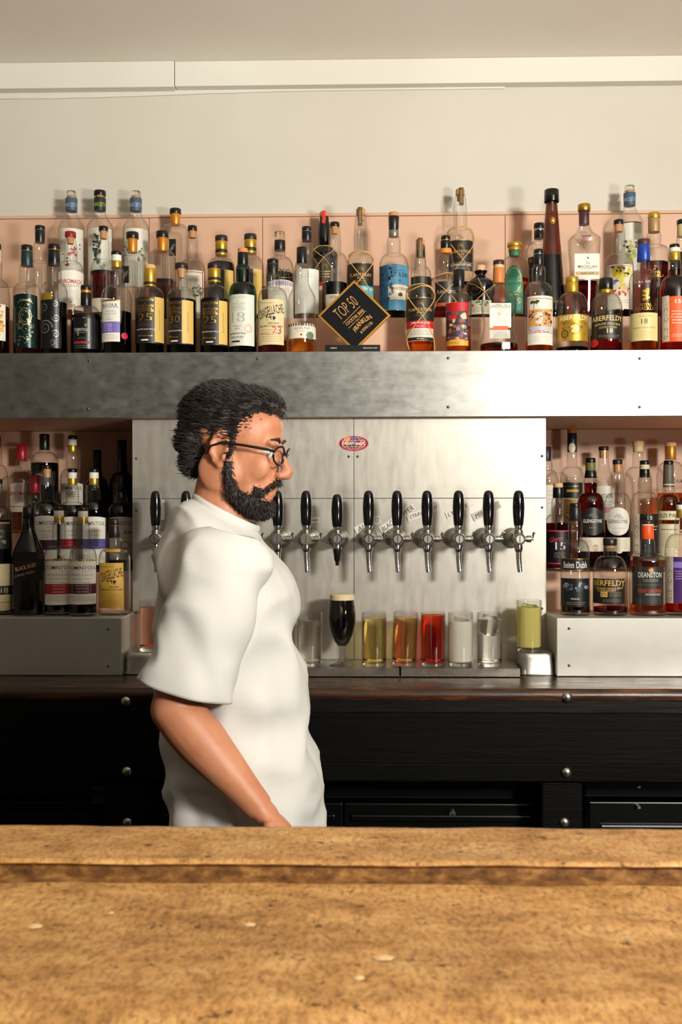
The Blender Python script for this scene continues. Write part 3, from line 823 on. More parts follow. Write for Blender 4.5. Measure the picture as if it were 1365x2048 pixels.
# ================================================================== BOTTLES
TIER = {'T1': (2.985, z_t1), 'T2': (3.165, z_t2), 'T3': (3.290, z_t3),
        'N1': (2.865, z_n1), 'N2': (3.08, z_n1 + STEP), 'N3': (3.262, z_n1 + 2 * STEP)}
GRP = {'T1': 'bottles on the long upper shelf', 'T2': 'bottles on the long upper shelf', 'T3': 'bottles on the long upper shelf'}
PLACED = []
class Bottle:
    def __init__(s, label, x, w, tier, ytop, caps, ysh, ynk, nk, bulge=0.0, nb=None, glass='clear', liq=None, name='whisky_bottle',
                 sq=2.0, prof=None, ylip=None, sh='round', flat=False, dy=0.0, group=None):
        Yt, zb_ = TIER[tier]
        s.Y = Yt + dy; s.base = zb_
        grp = group or GRP.get(tier) or ('bottles in the shaded niche' if x < 400 else 'bottles in the bright niche')
        pc = P(x, ytop, s.Y)
        s.X = pc.x; s.k = s.Y / F
        s.R = w * s.k / 2
        # keep neighbours of one row apart
        for (t2, X2, Y2, R2) in PLACED:
            if t2 == tier:
                d = math.hypot(s.X - X2, s.Y - Y2)
                if d < s.R + R2 + 0.0008:
                    s.R = max(d - R2 - 0.0008, s.R * 0.86)
        PLACED.append((tier, s.X, s.Y, s.R))
        s.flat = flat or sq > 3
        s.t = thing(name, label, 'bottle', (s.X, s.Y, s.base), grp)
        z = s.z = lambda y: P(x, y, s.Y).z - s.base
        R = s.R
        if prof:
            pp = [(wp * s.k / 2, z(y)) for y, wp in prof]
            pts = [(0, 0.0), (pp[0][0] * 0.93, 0.0), (pp[0][0], 0.006)]
            for i in range(len(pp) - 1):           # catmull-rom through the given widths
                p0 = pp[max(i - 1, 0)]; p1 = pp[i]; p2 = pp[i + 1]; p3 = pp[min(i + 2, len(pp) - 1)]
                for j in range(4):
                    t = j / 4
                    f = lambda a, b, c, d: 0.5 * (2 * b + (c - a) * t + (2 * a - 5 * b + 4 * c - d) * t * t + (3 * b - 3 * c + d - a) * t ** 3)
                    r_, z_ = f(p0[0], p1[0], p2[0], p3[0]), f(p0[1], p1[1], p2[1], p3[1])
                    if z_ > pts[-1][1] + 0.0004: pts.append((max(r_, 0.004), z_))
            pts.append(pp[-1])
            ns = [sq] * len(pts)
        else:
            rn = nk * s.k / 2; rb = (nb or nk) * s.k / 2
            lip = z(ylip if ylip else caps[0][1] - 1)
            zs, zn = z(ysh), z(ynk)
            pts = [(0, 0.0), (R * 0.90, 0.0), (R * 0.97, 0.0025), (R, 0.008), (R, zs * 0.5), (R, zs)]; ns = [sq] * 6
            for i in range(1, 11):
                a = i / 10
                if sh == 'round':
                    th = a * PI / 2
                    r_ = rb + (R - rb) * math.cos(th) ** 0.9; z_ = zs + (zn - zs) * math.sin(th)
                elif sh == 'square':
                    th = a * PI / 2
                    r_ = rb + (R - rb) * math.cos(th) ** 0.35; z_ = zs + (zn - zs) * math.sin(th) ** 1.6
                else:
                    r_ = rb + (R - rb) * (0.5 + 0.5 * math.cos(a * PI)); z_ = zs + (zn - zs) * a
                pts.append((r_, z_)); ns.append(sq + (2 - sq) * a ** 2 if sq > 2 else 2)
            for i in range(1, 9):
                a = i / 8
                pts.append((rb + (rn - rb) * a + bulge * rn * math.sin(PI * a), zn + (lip - zn) * a)); ns.append(2)
        s.prof = pts
        # sleeves over the neck never let the glass poke through
        sl = []
        for c in caps:
            zt, zb2, rc = z(c[0]), z(c[1]), c[2] * s.k / 2
            inside = len(c) > 4 and c[4] == 'in'
            sl.append((zt, zb2, rc, inside))
        def clampr(r_, z_):
            for zt, zb2, rc, ins in sl:
                if not ins and zb2 - 0.0005 <= z_ <= zt + 0.0005: r_ = min(r_, rc - 0.0007)
            return r_
        pts = [(clampr(r_, z_), z_) for r_, z_ in pts]
        q = MB(); q.lathe(pts, GLASS[glass], 32, sq=ns, cap1=False)
        s.gl = q.build('glass_body', s.t, angle=50)
        # liquid
        if liq:
            zl_ = min(z(liq[0]), pts[-1][1] - 0.004)
            zl_ = max(zl_, 0.016)
            lp = [(0, 0.008)]; ln = [sq]
            for (r_, z_), n_ in zip(pts, ns):
                if 0.004 < z_ < zl_ and r_ > 0.004:
                    lp.append((max(r_ - 0.0028, 0.003), max(z_, 0.009))); ln.append(n_)
            # interpolate the top ring
            for i in range(len(pts) - 1):
                if pts[i][1] <= zl_ <= pts[i + 1][1] and pts[i + 1][1] > pts[i][1]:
                    f = (zl_ - pts[i][1]) / (pts[i + 1][1] - pts[i][1])
                    lp.append((max(pts[i][0] + f * (pts[i + 1][0] - pts[i][0]) - 0.0028, 0.003), zl_)); ln.append(ns[i]); break
            lp.append((0, zl_)); ln.append(sq)
            q = MB(); q.lathe(lp, LIQ[liq[1]], 32, sq=ln); q.build('liquid', s.t, angle=50)
        # stopper, foil sleeves, rings
        for i, c in enumerate(caps):
            zt, zb2, rc = z(c[0]), z(c[1]), c[2] * s.k / 2
            r2 = (c[5] * s.k / 2) if len(c) > 5 else rc
            b = min(0.0018, (zt - zb2) * 0.3)
            q = MB()
            if i == 0:
                q.lathe([(0, zb2), (rc * 0.97, zb2), (rc, zb2 + b * 0.6), (rc, zt - b), (rc - b * 0.8, zt - b * 0.25), (rc - b * 2, zt), (0, zt)], c[3], 26)
                nm = 'stopper'
            else:
                e = 0 if r2 == rc else 0
                q.lathe([(0, zb2), (r2 * 0.985, zb2), (r2, zb2 + 0.0005), ((rc + r2) / 2, (zt + zb2) / 2), (rc, zt - 0.0005), (rc * 0.985, zt), (0, zt)], c[3], 26)
                nm = 'cork' if (len(c) > 4 and c[4] == 'in') else 'neck_sleeve'
            q.build(nm, s.t, angle=50)
        s.lay = 0; s.lb = None; s.pr = None
    # --- surface of the body the labels follow
    def hit(s, x, y, R=None):
        R = R or s.R + 0.0006
        d = ray(x, y)
        if s.flat:
            t = (s.Y - R - CAM.y) / d.y
            p = CAM + d * t
            return p.x - s.X, p.z - s.base
        ox, oy = CAM.x - s.X, CAM.y - s.Y
        a = d.x * d.x + d.y * d.y; b = 2 * (ox * d.x + oy * d.y); c = ox * ox + oy * oy - R * R
        D = b * b - 4 * a * c
        t = (-b - math.sqrt(D)) / (2 * a) if D > 0 else -b / (2 * a)
        p = CAM + d * t
        return math.atan2(p.x - s.X, -(p.y - s.Y)) * R, p.z - s.base
    def surf(s, u, z, off, R=None):
        R = (R or s.R + 0.0006)
        if s.flat: return (u, -R - off, z)
        a = u / R
        return ((R + off) * math.sin(a), -(R + off) * math.cos(a), z)
    def patch(s, q, x0, x1, y0, y1, mat, off, nu=10, R=None, top=None, z_at=None):
        xc, yc = (x0 + x1) / 2, (y0 + y1) / 2
        u0 = s.hit(x0, yc, R)[0]; u1 = s.hit(x1, yc, R)[0]; za = s.hit(xc, y1, R)[1]; zb_ = s.hit(xc, y0, R)[1]
        vs = []
        for i in range(nu + 1):
            u = u0 + (u1 - u0) * i / nu
            f = 2 * i / nu - 1
            zt = zb_
            if top == 'arch': zt = za + (zb_ - za) * (0.62 + 0.38 * math.sqrt(max(0, 1 - f * f)))
            elif top == 'dome': zt = zb_ + (x1 - x0) * s.k * 0.06 * (1 - f * f)
            zbt = za
            if top == 'oval':
                m_ = (za + zb_) / 2; h_ = (zb_ - za) / 2 * math.sqrt(max(0, 1 - f * f)); zt, zbt = m_ + h_, m_ - h_
            vs += [s.surf(u, zbt, off, R), s.surf(u, zt, off, R)]
        q.add(vs, [(2 * i, 2 * i + 2, 2 * i + 3, 2 * i + 1) for i in range(nu)], mat)
    def flush(s):
        if s.pr is not None and s.pr.v:
            s.pr.build('label_print', s.lb if s.lb is not None else s.t, smooth=False, weld=False)
        s.pr = None
    def lab(s, x0, x1, y0, y1, mat, top=None, name='label', R=None, hmax=None):
        """a paper label, the start of a new print layer"""
        s.flush(); s.lay += 1
        q = MB(); s.patch(q, x0, x1, y0, y1, mat, 0.00012 * s.lay, 14, R, top)
        s.lb = q.build(name, s.t, weld=False); s.pr = MB(); s.n = 0; s.LR = R
        return s
    def off(s):
        s.n += 1
        return 0.00012 * s.lay + 0.00008 + 0.00002 * s.n
    def need(s):
        if s.pr is None: s.pr = MB(); s.n = 0; s.lb = None; s.LR = None
    def band(s, x0, x1, y0, y1, mat, top=None):
        s.need(); s.patch(s.pr, x0, x1, y0, y1, mat, s.off(), 12, s.LR, top); return s
    def txt(s, t, x, y, w, h, mat, bold=0.0, rot=0, arch=0.0, shear=0.0):
        s.need()
        tv, tf = text_geo(t, bold, shear)
        uc, zc_ = s.hit(x, y, s.LR)
        if abs(rot) == 90: ww, hh = w * s.k, h * s.k
        else:
            ua = s.hit(x - w / 2, y, s.LR)[0]; ub = s.hit(x + w / 2, y, s.LR)[0]; ww = max(ub - ua, w * s.k * 0.8); hh = h * s.k
        o = s.off(); c, sn = math.cos(math.radians(rot)), math.sin(math.radians(rot))
        out = []
        for a, b in tv:
            uu, vv = a * ww, b * hh + arch * hh * (0.25 - a * a) * 4
            out.append(s.surf(uc + uu * c - vv * sn, zc_ + uu * sn + vv * c, o, s.LR))
        s.pr.add(out, tf, mat); return s
    def lines(s, x0, x1, y0, y1, n, mat, th=0.9):
        s.need(); o = s.off()
        for i in range(n):
            y = y0 + (y1 - y0) * (i + 0.5) / n
            xa = x0 + random.random() * (x1 - x0) * 0.12; 
            while xa < x1 - 2:
                xb = min(xa + random.uniform(3, 8), x1)
                s.patch(s.pr, xa, xb, y - th / 2, y + th / 2, mat, o, 2, s.LR)
                xa = xb + 1.2
        return s
    def blobs(s, x0, x1, y0, y1, n, mats, size, seed=1, spike=0.35):
        s.need(); rnd = random.Random(seed)
        for i in range(n):
            x, y = rnd.uniform(x0, x1), rnd.uniform(y0, y1)
            uc, zc_ = s.hit(x, y, s.LR); r_ = size * s.k * rnd.uniform(0.5, 1.0); m_ = 9
            o = s.off() if i % 6 == 0 else 0.00012 * s.lay + 0.00008 + 0.00002 * s.n
            ax, az = rnd.uniform(0.7, 1.4), rnd.uniform(0.6, 1.2)
            vs = [s.surf(uc, zc_, o, s.LR)]
            for j in range(m_):
                a = 2 * PI * j / m_; rr = r_ * (1 - spike * rnd.random())
                vs.append(s.surf(uc + rr * ax * math.cos(a), zc_ + rr * az * math.sin(a), o, s.LR))
            s.pr.add(vs, [(0, j + 1, (j + 1) % m_ + 1) for j in range(m_)], mats[i % len(mats)])
        return s
    def ring(s, x, y, w, h, th, mat, n=24, a0=0, a1=360):
        s.need(); o = s.off(); uc, zc_ = s.hit(x, y, s.LR); vs = []; fs = []
        for i in range(n + 1):
            a = math.radians(a0 + (a1 - a0) * i / n)
            for f in (0, -th):
                vs.append(s.surf(uc + (w / 2 + f) * s.k * math.cos(a), zc_ + (h / 2 + f) * s.k * math.sin(a), o, s.LR))
        s.pr.add(vs, [(2 * i, 2 * i + 1, 2 * i + 3, 2 * i + 2) for i in range(n)], mat); return s
    def swirl(s, x, y, r0, turns, th, mat, n=40, dirn=1):
        s.need(); o = s.off(); uc, zc_ = s.hit(x, y, s.LR); vs = []; fs = []
        for i in range(n + 1):
            f = i / n; a = dirn * 2 * PI * turns * f; rr = r0 * (0.15 + 0.85 * f); t2 = th * (0.4 + 0.6 * f)
            for d in (0, t2):
                vs.append(s.surf(uc + (rr - d) * s.k * math.cos(a), zc_ + (rr - d) * s.k * math.sin(a), o, s.LR))
        s.pr.add(vs, [(2 * i, 2 * i + 1, 2 * i + 3, 2 * i + 2) for i in range(n)], mat); return s
    def rays(s, x, y, r0, r1, n, mat):
        s.need(); o = s.off(); uc, zc_ = s.hit(x, y, s.LR)
        for i in range(n):
            a = PI * (i + 0.5) / n
            c, sn = math.cos(a), math.sin(a)
            rr1 = r1 * (0.85 + 0.15 * (i % 2))
            pts = [(r0 * c - 0.25 * sn, r0 * sn + 0.25 * c), (rr1 * c, rr1 * sn), (r0 * c + 0.25 * sn, r0 * sn - 0.25 * c)]
            s.pr.add([s.surf(uc + a_ * s.k, zc_ + b_ * s.k, o, s.LR) for a_, b_ in pts], [(0, 1, 2)], mat)
        return s
    def rad(s, z):
        pr = s.prof
        for i in range(len(pr) - 1):
            if pr[i][1] <= z <= pr[i + 1][1] and pr[i + 1][1] > pr[i][1]:
                f = (z - pr[i][1]) / (pr[i + 1][1] - pr[i][1]); return pr[i][0] + f * (pr[i + 1][0] - pr[i][0])
        return pr[-1][0]
    def raffia(s, paths, mat=None):
        """paths of (angle in degrees from the front, pixel y)"""
        q = MB(); mt = mat or M('#d6a85c', 0.7)
        for path in paths:
            pts = []
            for i in range(len(path) - 1):
                (a0, y0), (a1, y1) = path[i], path[i + 1]
                n = max(2, int(abs(a1 - a0) / 12) + 3)
                for j in range(n):
                    t = j / n; a = math.radians(a0 + (a1 - a0) * t); zz_ = s.z(y0 + (y1 - y0) * t); zz_ = max(zz_, 0.002)
                    rr = s.rad(zz_) + 0.0021
                    pts.append((rr * math.sin(a), -rr * math.cos(a), zz_))
            a, zz_ = math.radians(path[-1][0]), max(s.z(path[-1][1]), 0.002); rr = s.rad(zz_) + 0.0021
            pts.append((rr * math.sin(a), -rr * math.cos(a), zz_))
            q.tube(pts, 0.0014, mt, 5)
        s.flush(); q.build('raffia_netting', s.t); return s
    def sticker(s, x, y, d, mat, nm='round_sticker'):
        s.flush(); s.lay += 1; q = MB(); s.patch(q, x - d / 2, x + d / 2, y - d / 2, y + d / 2, mat, 0.00012 * s.lay + 0.0004, 14, None, 'oval')
        s.lb = q.build(nm, s.t, weld=False); s.pr = MB(); s.n = 4; s.LR = None
        return s
    def strip(s, x, w, y0, y1, mat, textm=None):
        """a paper strip running over the stopper and down the neck"""
        s.flush(); q = MB()
        hw = w * s.k / 2; zt, zb_ = s.z(y0), s.z(y1); n = 8; vs = []
        xo = (P(x, y0, s.Y).x - s.X)
        for i in range(n + 1):
            zz_ = zt + (zb_ - zt) * i / n
            rr = max(s.rad(zz_), s.topr if hasattr(s, 'topr') else 0) + 0.0012
            for u in (-hw, 0, hw): vs.append((xo * 0.6 + u, -math.sqrt(max(rr * rr - (u * 0.9) ** 2, 1e-6)), zz_))
        fs = []
        for i in range(n):
            for j in range(2): a = i * 3 + j; fs.append((a, a + 3, a + 4, a + 1))
        vs += [(xo * 0.6 - hw, 0.004, zt + 0.0006), (xo * 0.6 + hw, 0.004, zt + 0.0006)]
        b = len(vs) - 2; fs += [(0, 2, b + 1, b)]
        q.add(vs, fs, mat)
        for i in range(7):
            zz_ = zt + (zb_ - zt) * (0.2 + 0.1 * i); rr = max(s.rad(zz_), getattr(s, 'topr', 0)) + 0.0016
            if textm: q.box(xo * 0.6 - hw * 0.3, xo * 0.6 + hw * 0.3, -rr - 0.0002, -rr, zz_ - 0.0015, zz_ + 0.0012, textm)
        q.build('paper_strip', s.t, weld=False); return s

def B(*a, **k): return Bottle(*a, **k)

# ------------------------------------------------------------------ shared label designs
def wm_label(b, num, xa, xm, xb, y0, y1, dark=True):
    base, fg, fg2 = (M('#15110f', 0.45), GOLD, PALEGOLD) if dark else (M('#d8dacb', 0.55), M('#9aa08f', 0.5), M('#c9ccbd', 0.5))
    w = xm - xa; h = y1 - y0; xc = (xa + xm) / 2
    b.lab(xa, xb, y0, y1, base)
    b.band(xm + 1, xb, y0 + 1, y1 - 1, M('#d9b45f', 0.5) if dark else fg2)
    b.txt('WILSON', xc, y0 + 0.055 * h, w * 0.80, h * 0.06, fg).txt('&', xc, y0 + 0.13 * h, 3, h * 0.035, fg)
    b.txt('MORGAN', xc, y0 + 0.185 * h, w * 0.80, h * 0.055, fg).txt('BARREL', xc, y0 + 0.25 * h, w * 0.78, h * 0.045, fg).txt('SELECTION', xc, y0 + 0.30 * h, w * 0.8, h * 0.04, fg)
    b.txt(num, xc, y0 + 0.43 * h, w * 0.70, h * 0.17, GOLD if dark else fg)
    if dark:
        b.txt('Single Malt Scotch Whisky', xc, y0 + 0.70 * h, w * 0.94, h * 0.045, M('#e8e2d2', 0.5))
        b.lines(xa + 5, xm - 6, y0 + 0.55 * h, y0 + 0.64 * h, 3, M('#54463a', 0.5)).lines(xa + 4, xm - 4, y0 + 0.82 * h, y0 + 0.86 * h, 1, GOLD, 2.2)
        b.band(xc - 7, xc + 7, y0 + 0.915 * h, y0 + 0.945 * h, WHITE)
        b.txt('SINGLE MALT SCOTCH WHISKY', (xm + xb) / 2 + 1, y0 + 0.5 * h, h * 0.46, 2.6, M('#6d5222', 0.5), rot=90)
    return b
def tom_label(b, xa, xb, y0, y1, bandmat, bandtext=(), name='TOMINTOUL', sub=('SPEYSIDE GLENLIVET', 'SINGLE MALT', 'SCOTCH WHISKY'), cut=0.0, lower=True):
    w = xb - xa; h = y1 - y0; xc = (xa + xb) / 2
    b.lab(xa, xb, y0, y1, WHITE, 'dome')
    b.band(xa, xb, y0 - 0.6, y0 + 0.9, GOLD, 'dome')
    b.txt(name, xc, y0 + 0.16 * h, w * 0.92, h * 0.085, INK, 0.006)
    b.lines(xc, xb - 3, y0 + 0.225 * h, y0 + 0.26 * h, 1, M('#a8957a', 0.6))
    for i, t in enumerate(sub): b.txt(t, xc, y0 + (0.325 + i * 0.09) * h, w * (0.80 - 0.08 * i), h * 0.05, (M('#7d7468', 0.6), M('#b08f62', 0.6), M('#b08f62', 0.6))[i])
    b.band(xa, xb, y0 + 0.53 * h, y0 + 0.76 * h, bandmat)
    for i, t in enumerate(bandtext): b.txt(t, xc, y0 + (0.57 + 0.07 * i) * h, w * 0.45, h * 0.035, M('#cdb6b0', 0.6))
    if lower: b.lines(xa + 3, xb - 3, y0 + 0.79 * h, y0 + 0.92 * h, 5, M('#a79f93', 0.6), 0.7)
    return b
def tom_caps(y, w=21, top=BLACK):
    return [(y, y + 8, w, top), (y + 7.5, y + 20, w - 1, WHITE), (y + 19.5, y + 33, w - 1, GOLDFOIL, '', w - 1)]
def plantation(b, xa, xb, y0, y1, word='PLANTATION', sub='RUM'):
    w = xb - xa; h = y1 - y0; xc = (xa + xb) / 2
    b.lab(xa, xb, y0, y1, M('#16130f', 0.5)); b.band(xa, xb, y0, y0 + 1.4, GOLD)
    b.rays(xc, y0 + h * 0.42, h * 0.13, h * 0.36, 21, GOLD)
    b.blobs(xc - 2, xc + 2, y0 + h * 0.38, y0 + h * 0.41, 2, [M('#2a2118', 0.5)], 5, 3)
    b.txt(word, xc, y0 + h * 0.52, w * 0.84, h * 0.13, M('#d9a75a', 0.5), 0.004).txt(sub, xc, y0 + h * 0.66, w * 0.24, h * 0.085, M('#d9a75a', 0.5))
    b.lines(xc - w * 0.2, xc + w * 0.2, y0 + h * 0.76, y0 + h * 0.80, 1, M('#9c7a40', 0.5))
    return b
RAFF = lambda y0, y1, y2, y3: [[(-100, y0 + 10), (-55, y0 + 2), (0, y0), (60, y0 + 6), (82, y1)], [(-75, y1 - 6), (-40, (y0 + y1) / 2 + 2), (0, y0 + 5), (40, y0 + 6), (80, y1)],
                              [(80, y1), (5, (y1 + y2) / 2), (-68, y2), (-50, y3)], [(-75, y1 - 6), (5, (y1 + y2) / 2), (62, y2), (70, y3)], [(-75, y1 - 6), (-88, (y1 + y2) / 2), (-68, y2)]]

# ------------------------------------------------------------------ upper shelf, front row
b = B('clear whisky bottle with a pale label of orange flowers beside the ornate teal bottle', -10, 58, 'T1', 488, [(488, 499, 24, BLACK), (498.5, 528, 22, WHITE)], 592, 560, 24, 0.12, 26, liq=(615, 'brown'))
b.lab(-34, 11, 607, 680, WHITE).blobs(-20, 8, 612, 672, 22, [M('#d9952e'), M('#e0b050'), M('#b5651d')], 6, 4).flush()
b = B('bottle with an ornate teal and gold wrap label and teal neck foil', 54, 55, 'T1', 491, [(491, 502, 23, BLACK), (501.5, 503.5, 22.5, GOLD), (503, 533, 23, TEAL, '', 24)], 588, 568, 24, 0.14, 30, liq=(640, 'red'))
b.lab(27, 75, 590, 695, M('#10292a', 0.25, 0.5), 'dome')
FOILG = M('#b9a870', 0.3, 0.85)
b.ring(50, 592 + 18, 34, 22, 1.5, FOILG, 20, 20, 160).ring(50, 632, 26, 34, 1.6, FOILG).ring(50, 632, 18, 24, 1.0, FOILG).blobs(36, 66, 640, 692, 55, [FOILG, M('#8f8656', 0.3, 0.8), M('#1a3a38', 0.3, 0.4)], 3.0, 5, 0.5).blobs(36, 66, 606, 640, 20, [FOILG, M('#31504a', 0.3, 0.5)], 2.5, 8, 0.5)
b.swirl(36, 652, 5, 1.4, 1.1, FOILG).swirl(64, 652, 5, 1.4, 1.1, FOILG, dirn=-1).lines(38, 64, 597, 603, 2, FOILG, 1.2).flush()
b = B('bottle with a black label of silver swirls and black neck foil with a gold line', 108, 56, 'T1', 489, [(489, 500, 24, BLACK), (499.5, 501.5, 23.5, GOLD), (501, 532, 23, BLACK, '', 24)], 590, 566, 24, 0.10, 30, liq=(607, 'dark'))
SWL = M('#8d8a84', 0.35, 0.6)
b.lab(81, 119, 596, 696, M('#0c0b0c', 0.35)).swirl(88, 616, 12, 1.7, 2.2, SWL).swirl(90, 655, 17, 2.0, 2.6, SWL, dirn=-1).swirl(110, 608, 7, 1.3, 1.6, SWL).swirl(112, 635, 9, 1.5, 1.8, SWL, dirn=-1).swirl(111, 668, 9, 1.4, 1.8, SWL).swirl(104, 684, 7, 1.3, 1.4, SWL, dirn=-1)
b.lab(82, 104, 586, 599, GOLDFOIL, 'dome', 'shoulder_label').flush()
b = B('squat dark bottle with a black label and large grey V', 172, 61, 'T1', 571, [(571, 581, 21, BLACK), (580.5, 587, 20, ORANGEFOIL), (586.5, 613, 21, BLACK)], 641, 613, 24, 0, 26, liq=(632, 'dark'))
b.lab(146, 197, 636, 697, M('#0e0d0d', 0.3)).txt('V', 156, 653, 26, 36, GREY, 0.01).txt('ES', 174, 650, 9, 5, M('#b49a63')).txt('TOMINTOUL', 161, 659, 27, 6, M('#cfc8ba')).lines(150, 172, 664, 666, 1, GREY).lines(155, 184, 673, 679, 2, M('#5b5048')).band(148, 179, 682, 687, M('#8c1b2e')).lines(149, 179, 689, 697, 2, M('#4e5a55'), 1.4).flush()
b = B('whisky bottle with a turned white label, lilac band and round red sticker', 233, 61, 'T1', 503, tom_caps(503), 604, 573, 24, 0.10, 29, liq=(626, 'dark'))
b.lab(204, 240, 601, 683, WHITE, 'dome').band(204, 240, 600.5, 602, GOLD, 'dome').txt('INTOUL', 219, 611, 29, 8, INK, 0.006).txt('SPEYSIDE', 221, 622, 20, 3.6, M('#9a94a8')).txt('GLENLIVET', 221, 627.5, 23, 3.6, M('#9a94a8')).txt('15', 217, 634, 6, 3.4, GREY).txt('YEARS', 217, 638.5, 14, 3, GREY)
b.band(204, 240, 643, 665, M('#7566b2')).lines(207, 224, 646, 663, 4, M('#cfc6e4'), 1.6).lines(206, 236, 668, 679, 4, M('#b3aa9c'), 0.7)
b.sticker(249, 672, 13, M('#c3173f')).ring(249, 671, 8, 8, 0.8, M('#e9cfd4')).blobs(247, 251, 669, 673, 5, [M('#e9cfd4')], 2, 3).flush()
b = B('whisky bottle marked 25 with gold foil and a pale wooden stopper', 300, 58, 'T1', 530, [(530, 538.5, 22, WOODCAP), (538, 566, 24, GOLDFOIL, '', 25), (565.5, 571, 25.4, M('#2a1a12')), (570.5, 574, 25, GOLDFOIL)], 601, 575, 24, 0, 25, liq=(601, 'dark'))
wm_label(b, '25', 271, 308.5, 328, 594, 686).flush()
b = B('whisky bottle marked 30 with a dark cap and the cork showing in its clear neck', 363, 60, 'T1', 527, [(527, 538, 26, M('#241613', 0.4)), (538, 556, 19, CORK, 'in', 12)], 604, 577, 24, 0, 25, ylip=536, liq=(601, 'dark'))
wm_label(b, '30', 335, 363, 387, 600, 688).flush()
b = B('whisky bottle marked 25 with gold foil under a dark cap', 429, 58, 'T1', 527, [(527, 538, 27, M('#241613', 0.4)), (537.5, 557, 25, GOLDFOIL, '', 25), (556.5, 562, 25.4, M('#2a1a12')), (561.5, 566, 25, GOLDFOIL)], 604, 572, 22, 0, 24, liq=(600, 'dark'))
wm_label(b, '25', 402, 437, 455, 601, 690).flush()
b = B('green glass whisky bottle with a pale label marked 18', 486, 57, 'T1', 497, [(497, 506.5, 20, M('#e08a4a', 0.7)), (506, 532, 21, BLACK, '', 22)], 591, 566, 22, 0.12, 28, glass='green', liq=(600, 'dark'))
GT = M('#a9ab9c', 0.5); b.lab(458, 509, 588, 691, M('#d5d8ca', 0.5)).txt('WILSON', 476, 594, 27, 5.5, GT).txt('&', 476, 601, 3, 3.4, GT).txt('MORGAN', 476, 607, 27, 5.5, GT).txt('BARREL', 476, 613.5, 26, 4.6, GT).txt('SELECTION', 476, 619, 27, 4, GT).txt('18', 476, 634, 25, 21, GT).txt('Westport', 474, 652, 16, 3.2, M('#b0503f')).txt('2004', 474, 657, 10, 3.4, M('#b0503f'))
b.ring(497, 657, 17, 17, 1.2, M('#cf9a86')).ring(497, 657, 12, 12, 0.7, M('#cf9a86')).txt('Single Malt Scotch Whisky', 474, 667, 29, 4.8, INK, 0.01).txt('WESTPORT', 474, 674.5, 25, 4.6, INK).band(464, 480, 681, 684.5, INK).flush()
b = B('whisky bottle with a cream engraved label and red 23 on clear glass', 546, 60, 'T1', 519, [(519, 527.5, 23, BLACK), (527, 529, 22, M('#7d4a2a')), (528.5, 551, 23, M('#15100f', 0.4), '', 22)], 603, 577, 22, 0.12, 28, liq=(683, 'red'))
def craig(b, x0, x1, y0, y1, mat, num=None):
    w, h = x1 - x0, y1 - y0; xc = (x0 + x1) / 2
    b.lab(x0, x1, y0, y1, mat).lines(x0 + 4, xc + 6, y0 + h * .07, y0 + h * .1, 1, M('#5d5038'))
    b.txt('CRAIGELLACHIE', xc - 1, y0 + h * .27, w * 0.90, h * .20, INK, 0.012, rot=14, arch=0.1)
    b.blobs(xc - w * .2, xc + w * .2, y0 + h * .38, y0 + h * .46, 9, [INK, M('#6a5b3e')], 4, 6, 0.6)
    b.txt('SPEYSIDE', xc + w * .1, y0 + h * .53, w * .42, h * .04, INK, 0.01).txt('SINGLE MALT SCOTCH WHISKY', xc, y0 + h * .59, w * .88, h * .035, INK, 0.01)
    b.lines(x0 + 3, x1 - 4, y0 + h * .65, y0 + h * .95, 6, M('#8a7447'), 0.7)
    return b
craig(b, 516, 568, 598, 689, M('#ddc798', 0.55)).txt('23', 554, 660, 18, 15, M('#c22a26'), 0.004).lines(522, 540, 666, 670, 1, M('#c23a2c'), 1.4).flush()
b = B('nearly empty clear whisky bottle with a low cream label and round green sticker', 604, 56, 'T1', 495, [(495, 528.5, 21, BLACK, '', 21)], 601, 562, 21, 0.16, 27, liq=(668, 'gold'), sh='slope')
b.lab(577, 632, 646, 676, M('#e2d9c4', 0.55)).band(577, 632, 646, 651, M('#4a4440')).txt('ADELPHI', 604, 656, 30, 5, M('#6d675c')).lines(592, 618, 660, 664, 1, GREY).ring(603, 669, 4.5, 4.5, 2, M('#a8402e'))
b.sticker(620, 671, 15, M('#5f7d68')).txt('The', 621, 669, 6, 3, M('#c9d2c4')).flush()
b = B('rum bottle in raffia netting with a black label and a red Jamaica band', 841, 57, 'T1', 479, [(479, 490.5, 17, CORK), (490, 500, 12, CORK, 'in')], 594, 571, 19, -0.02, 27, ylip=486, liq=(686, 'amber'), name='rum_bottle')
plantation(b, 814, 868, 594, 641).lab(814, 868, 641, 656, M('#c01828', 0.5), name='vintage_band').txt('JAMAICA 2005', 841, 645.5, 38, 5, WHITE, 0.012).lines(832, 850, 650, 654, 2, M('#e2a0a0'), 0.8)
b.lab(815, 867, 656, 674, M('#d5cdbd', 0.5), name='cask_label').lines(818, 866, 659, 671, 4, M('#8c8172'), 0.8).band(816, 866, 674, 680, M('#1d1a17')).lines(832, 850, 676, 678, 1, WHITE).flush(); b.topr = 8.5 * b.k; b.strip(841, 9, 478, 520, M('#5f4826'), M('#b99a5a'))
b.raffia(RAFF(572, 593, 682, 703))
b = B('rum bottle with a red and yellow cartoon-like patterned label and black capsule', 918, 52, 'T1', 540, [(540, 575.5, 23, BLACK, '', 24)], 605, 585, 20, 0, 21, liq=(655, 'amber'), name='rum_bottle')
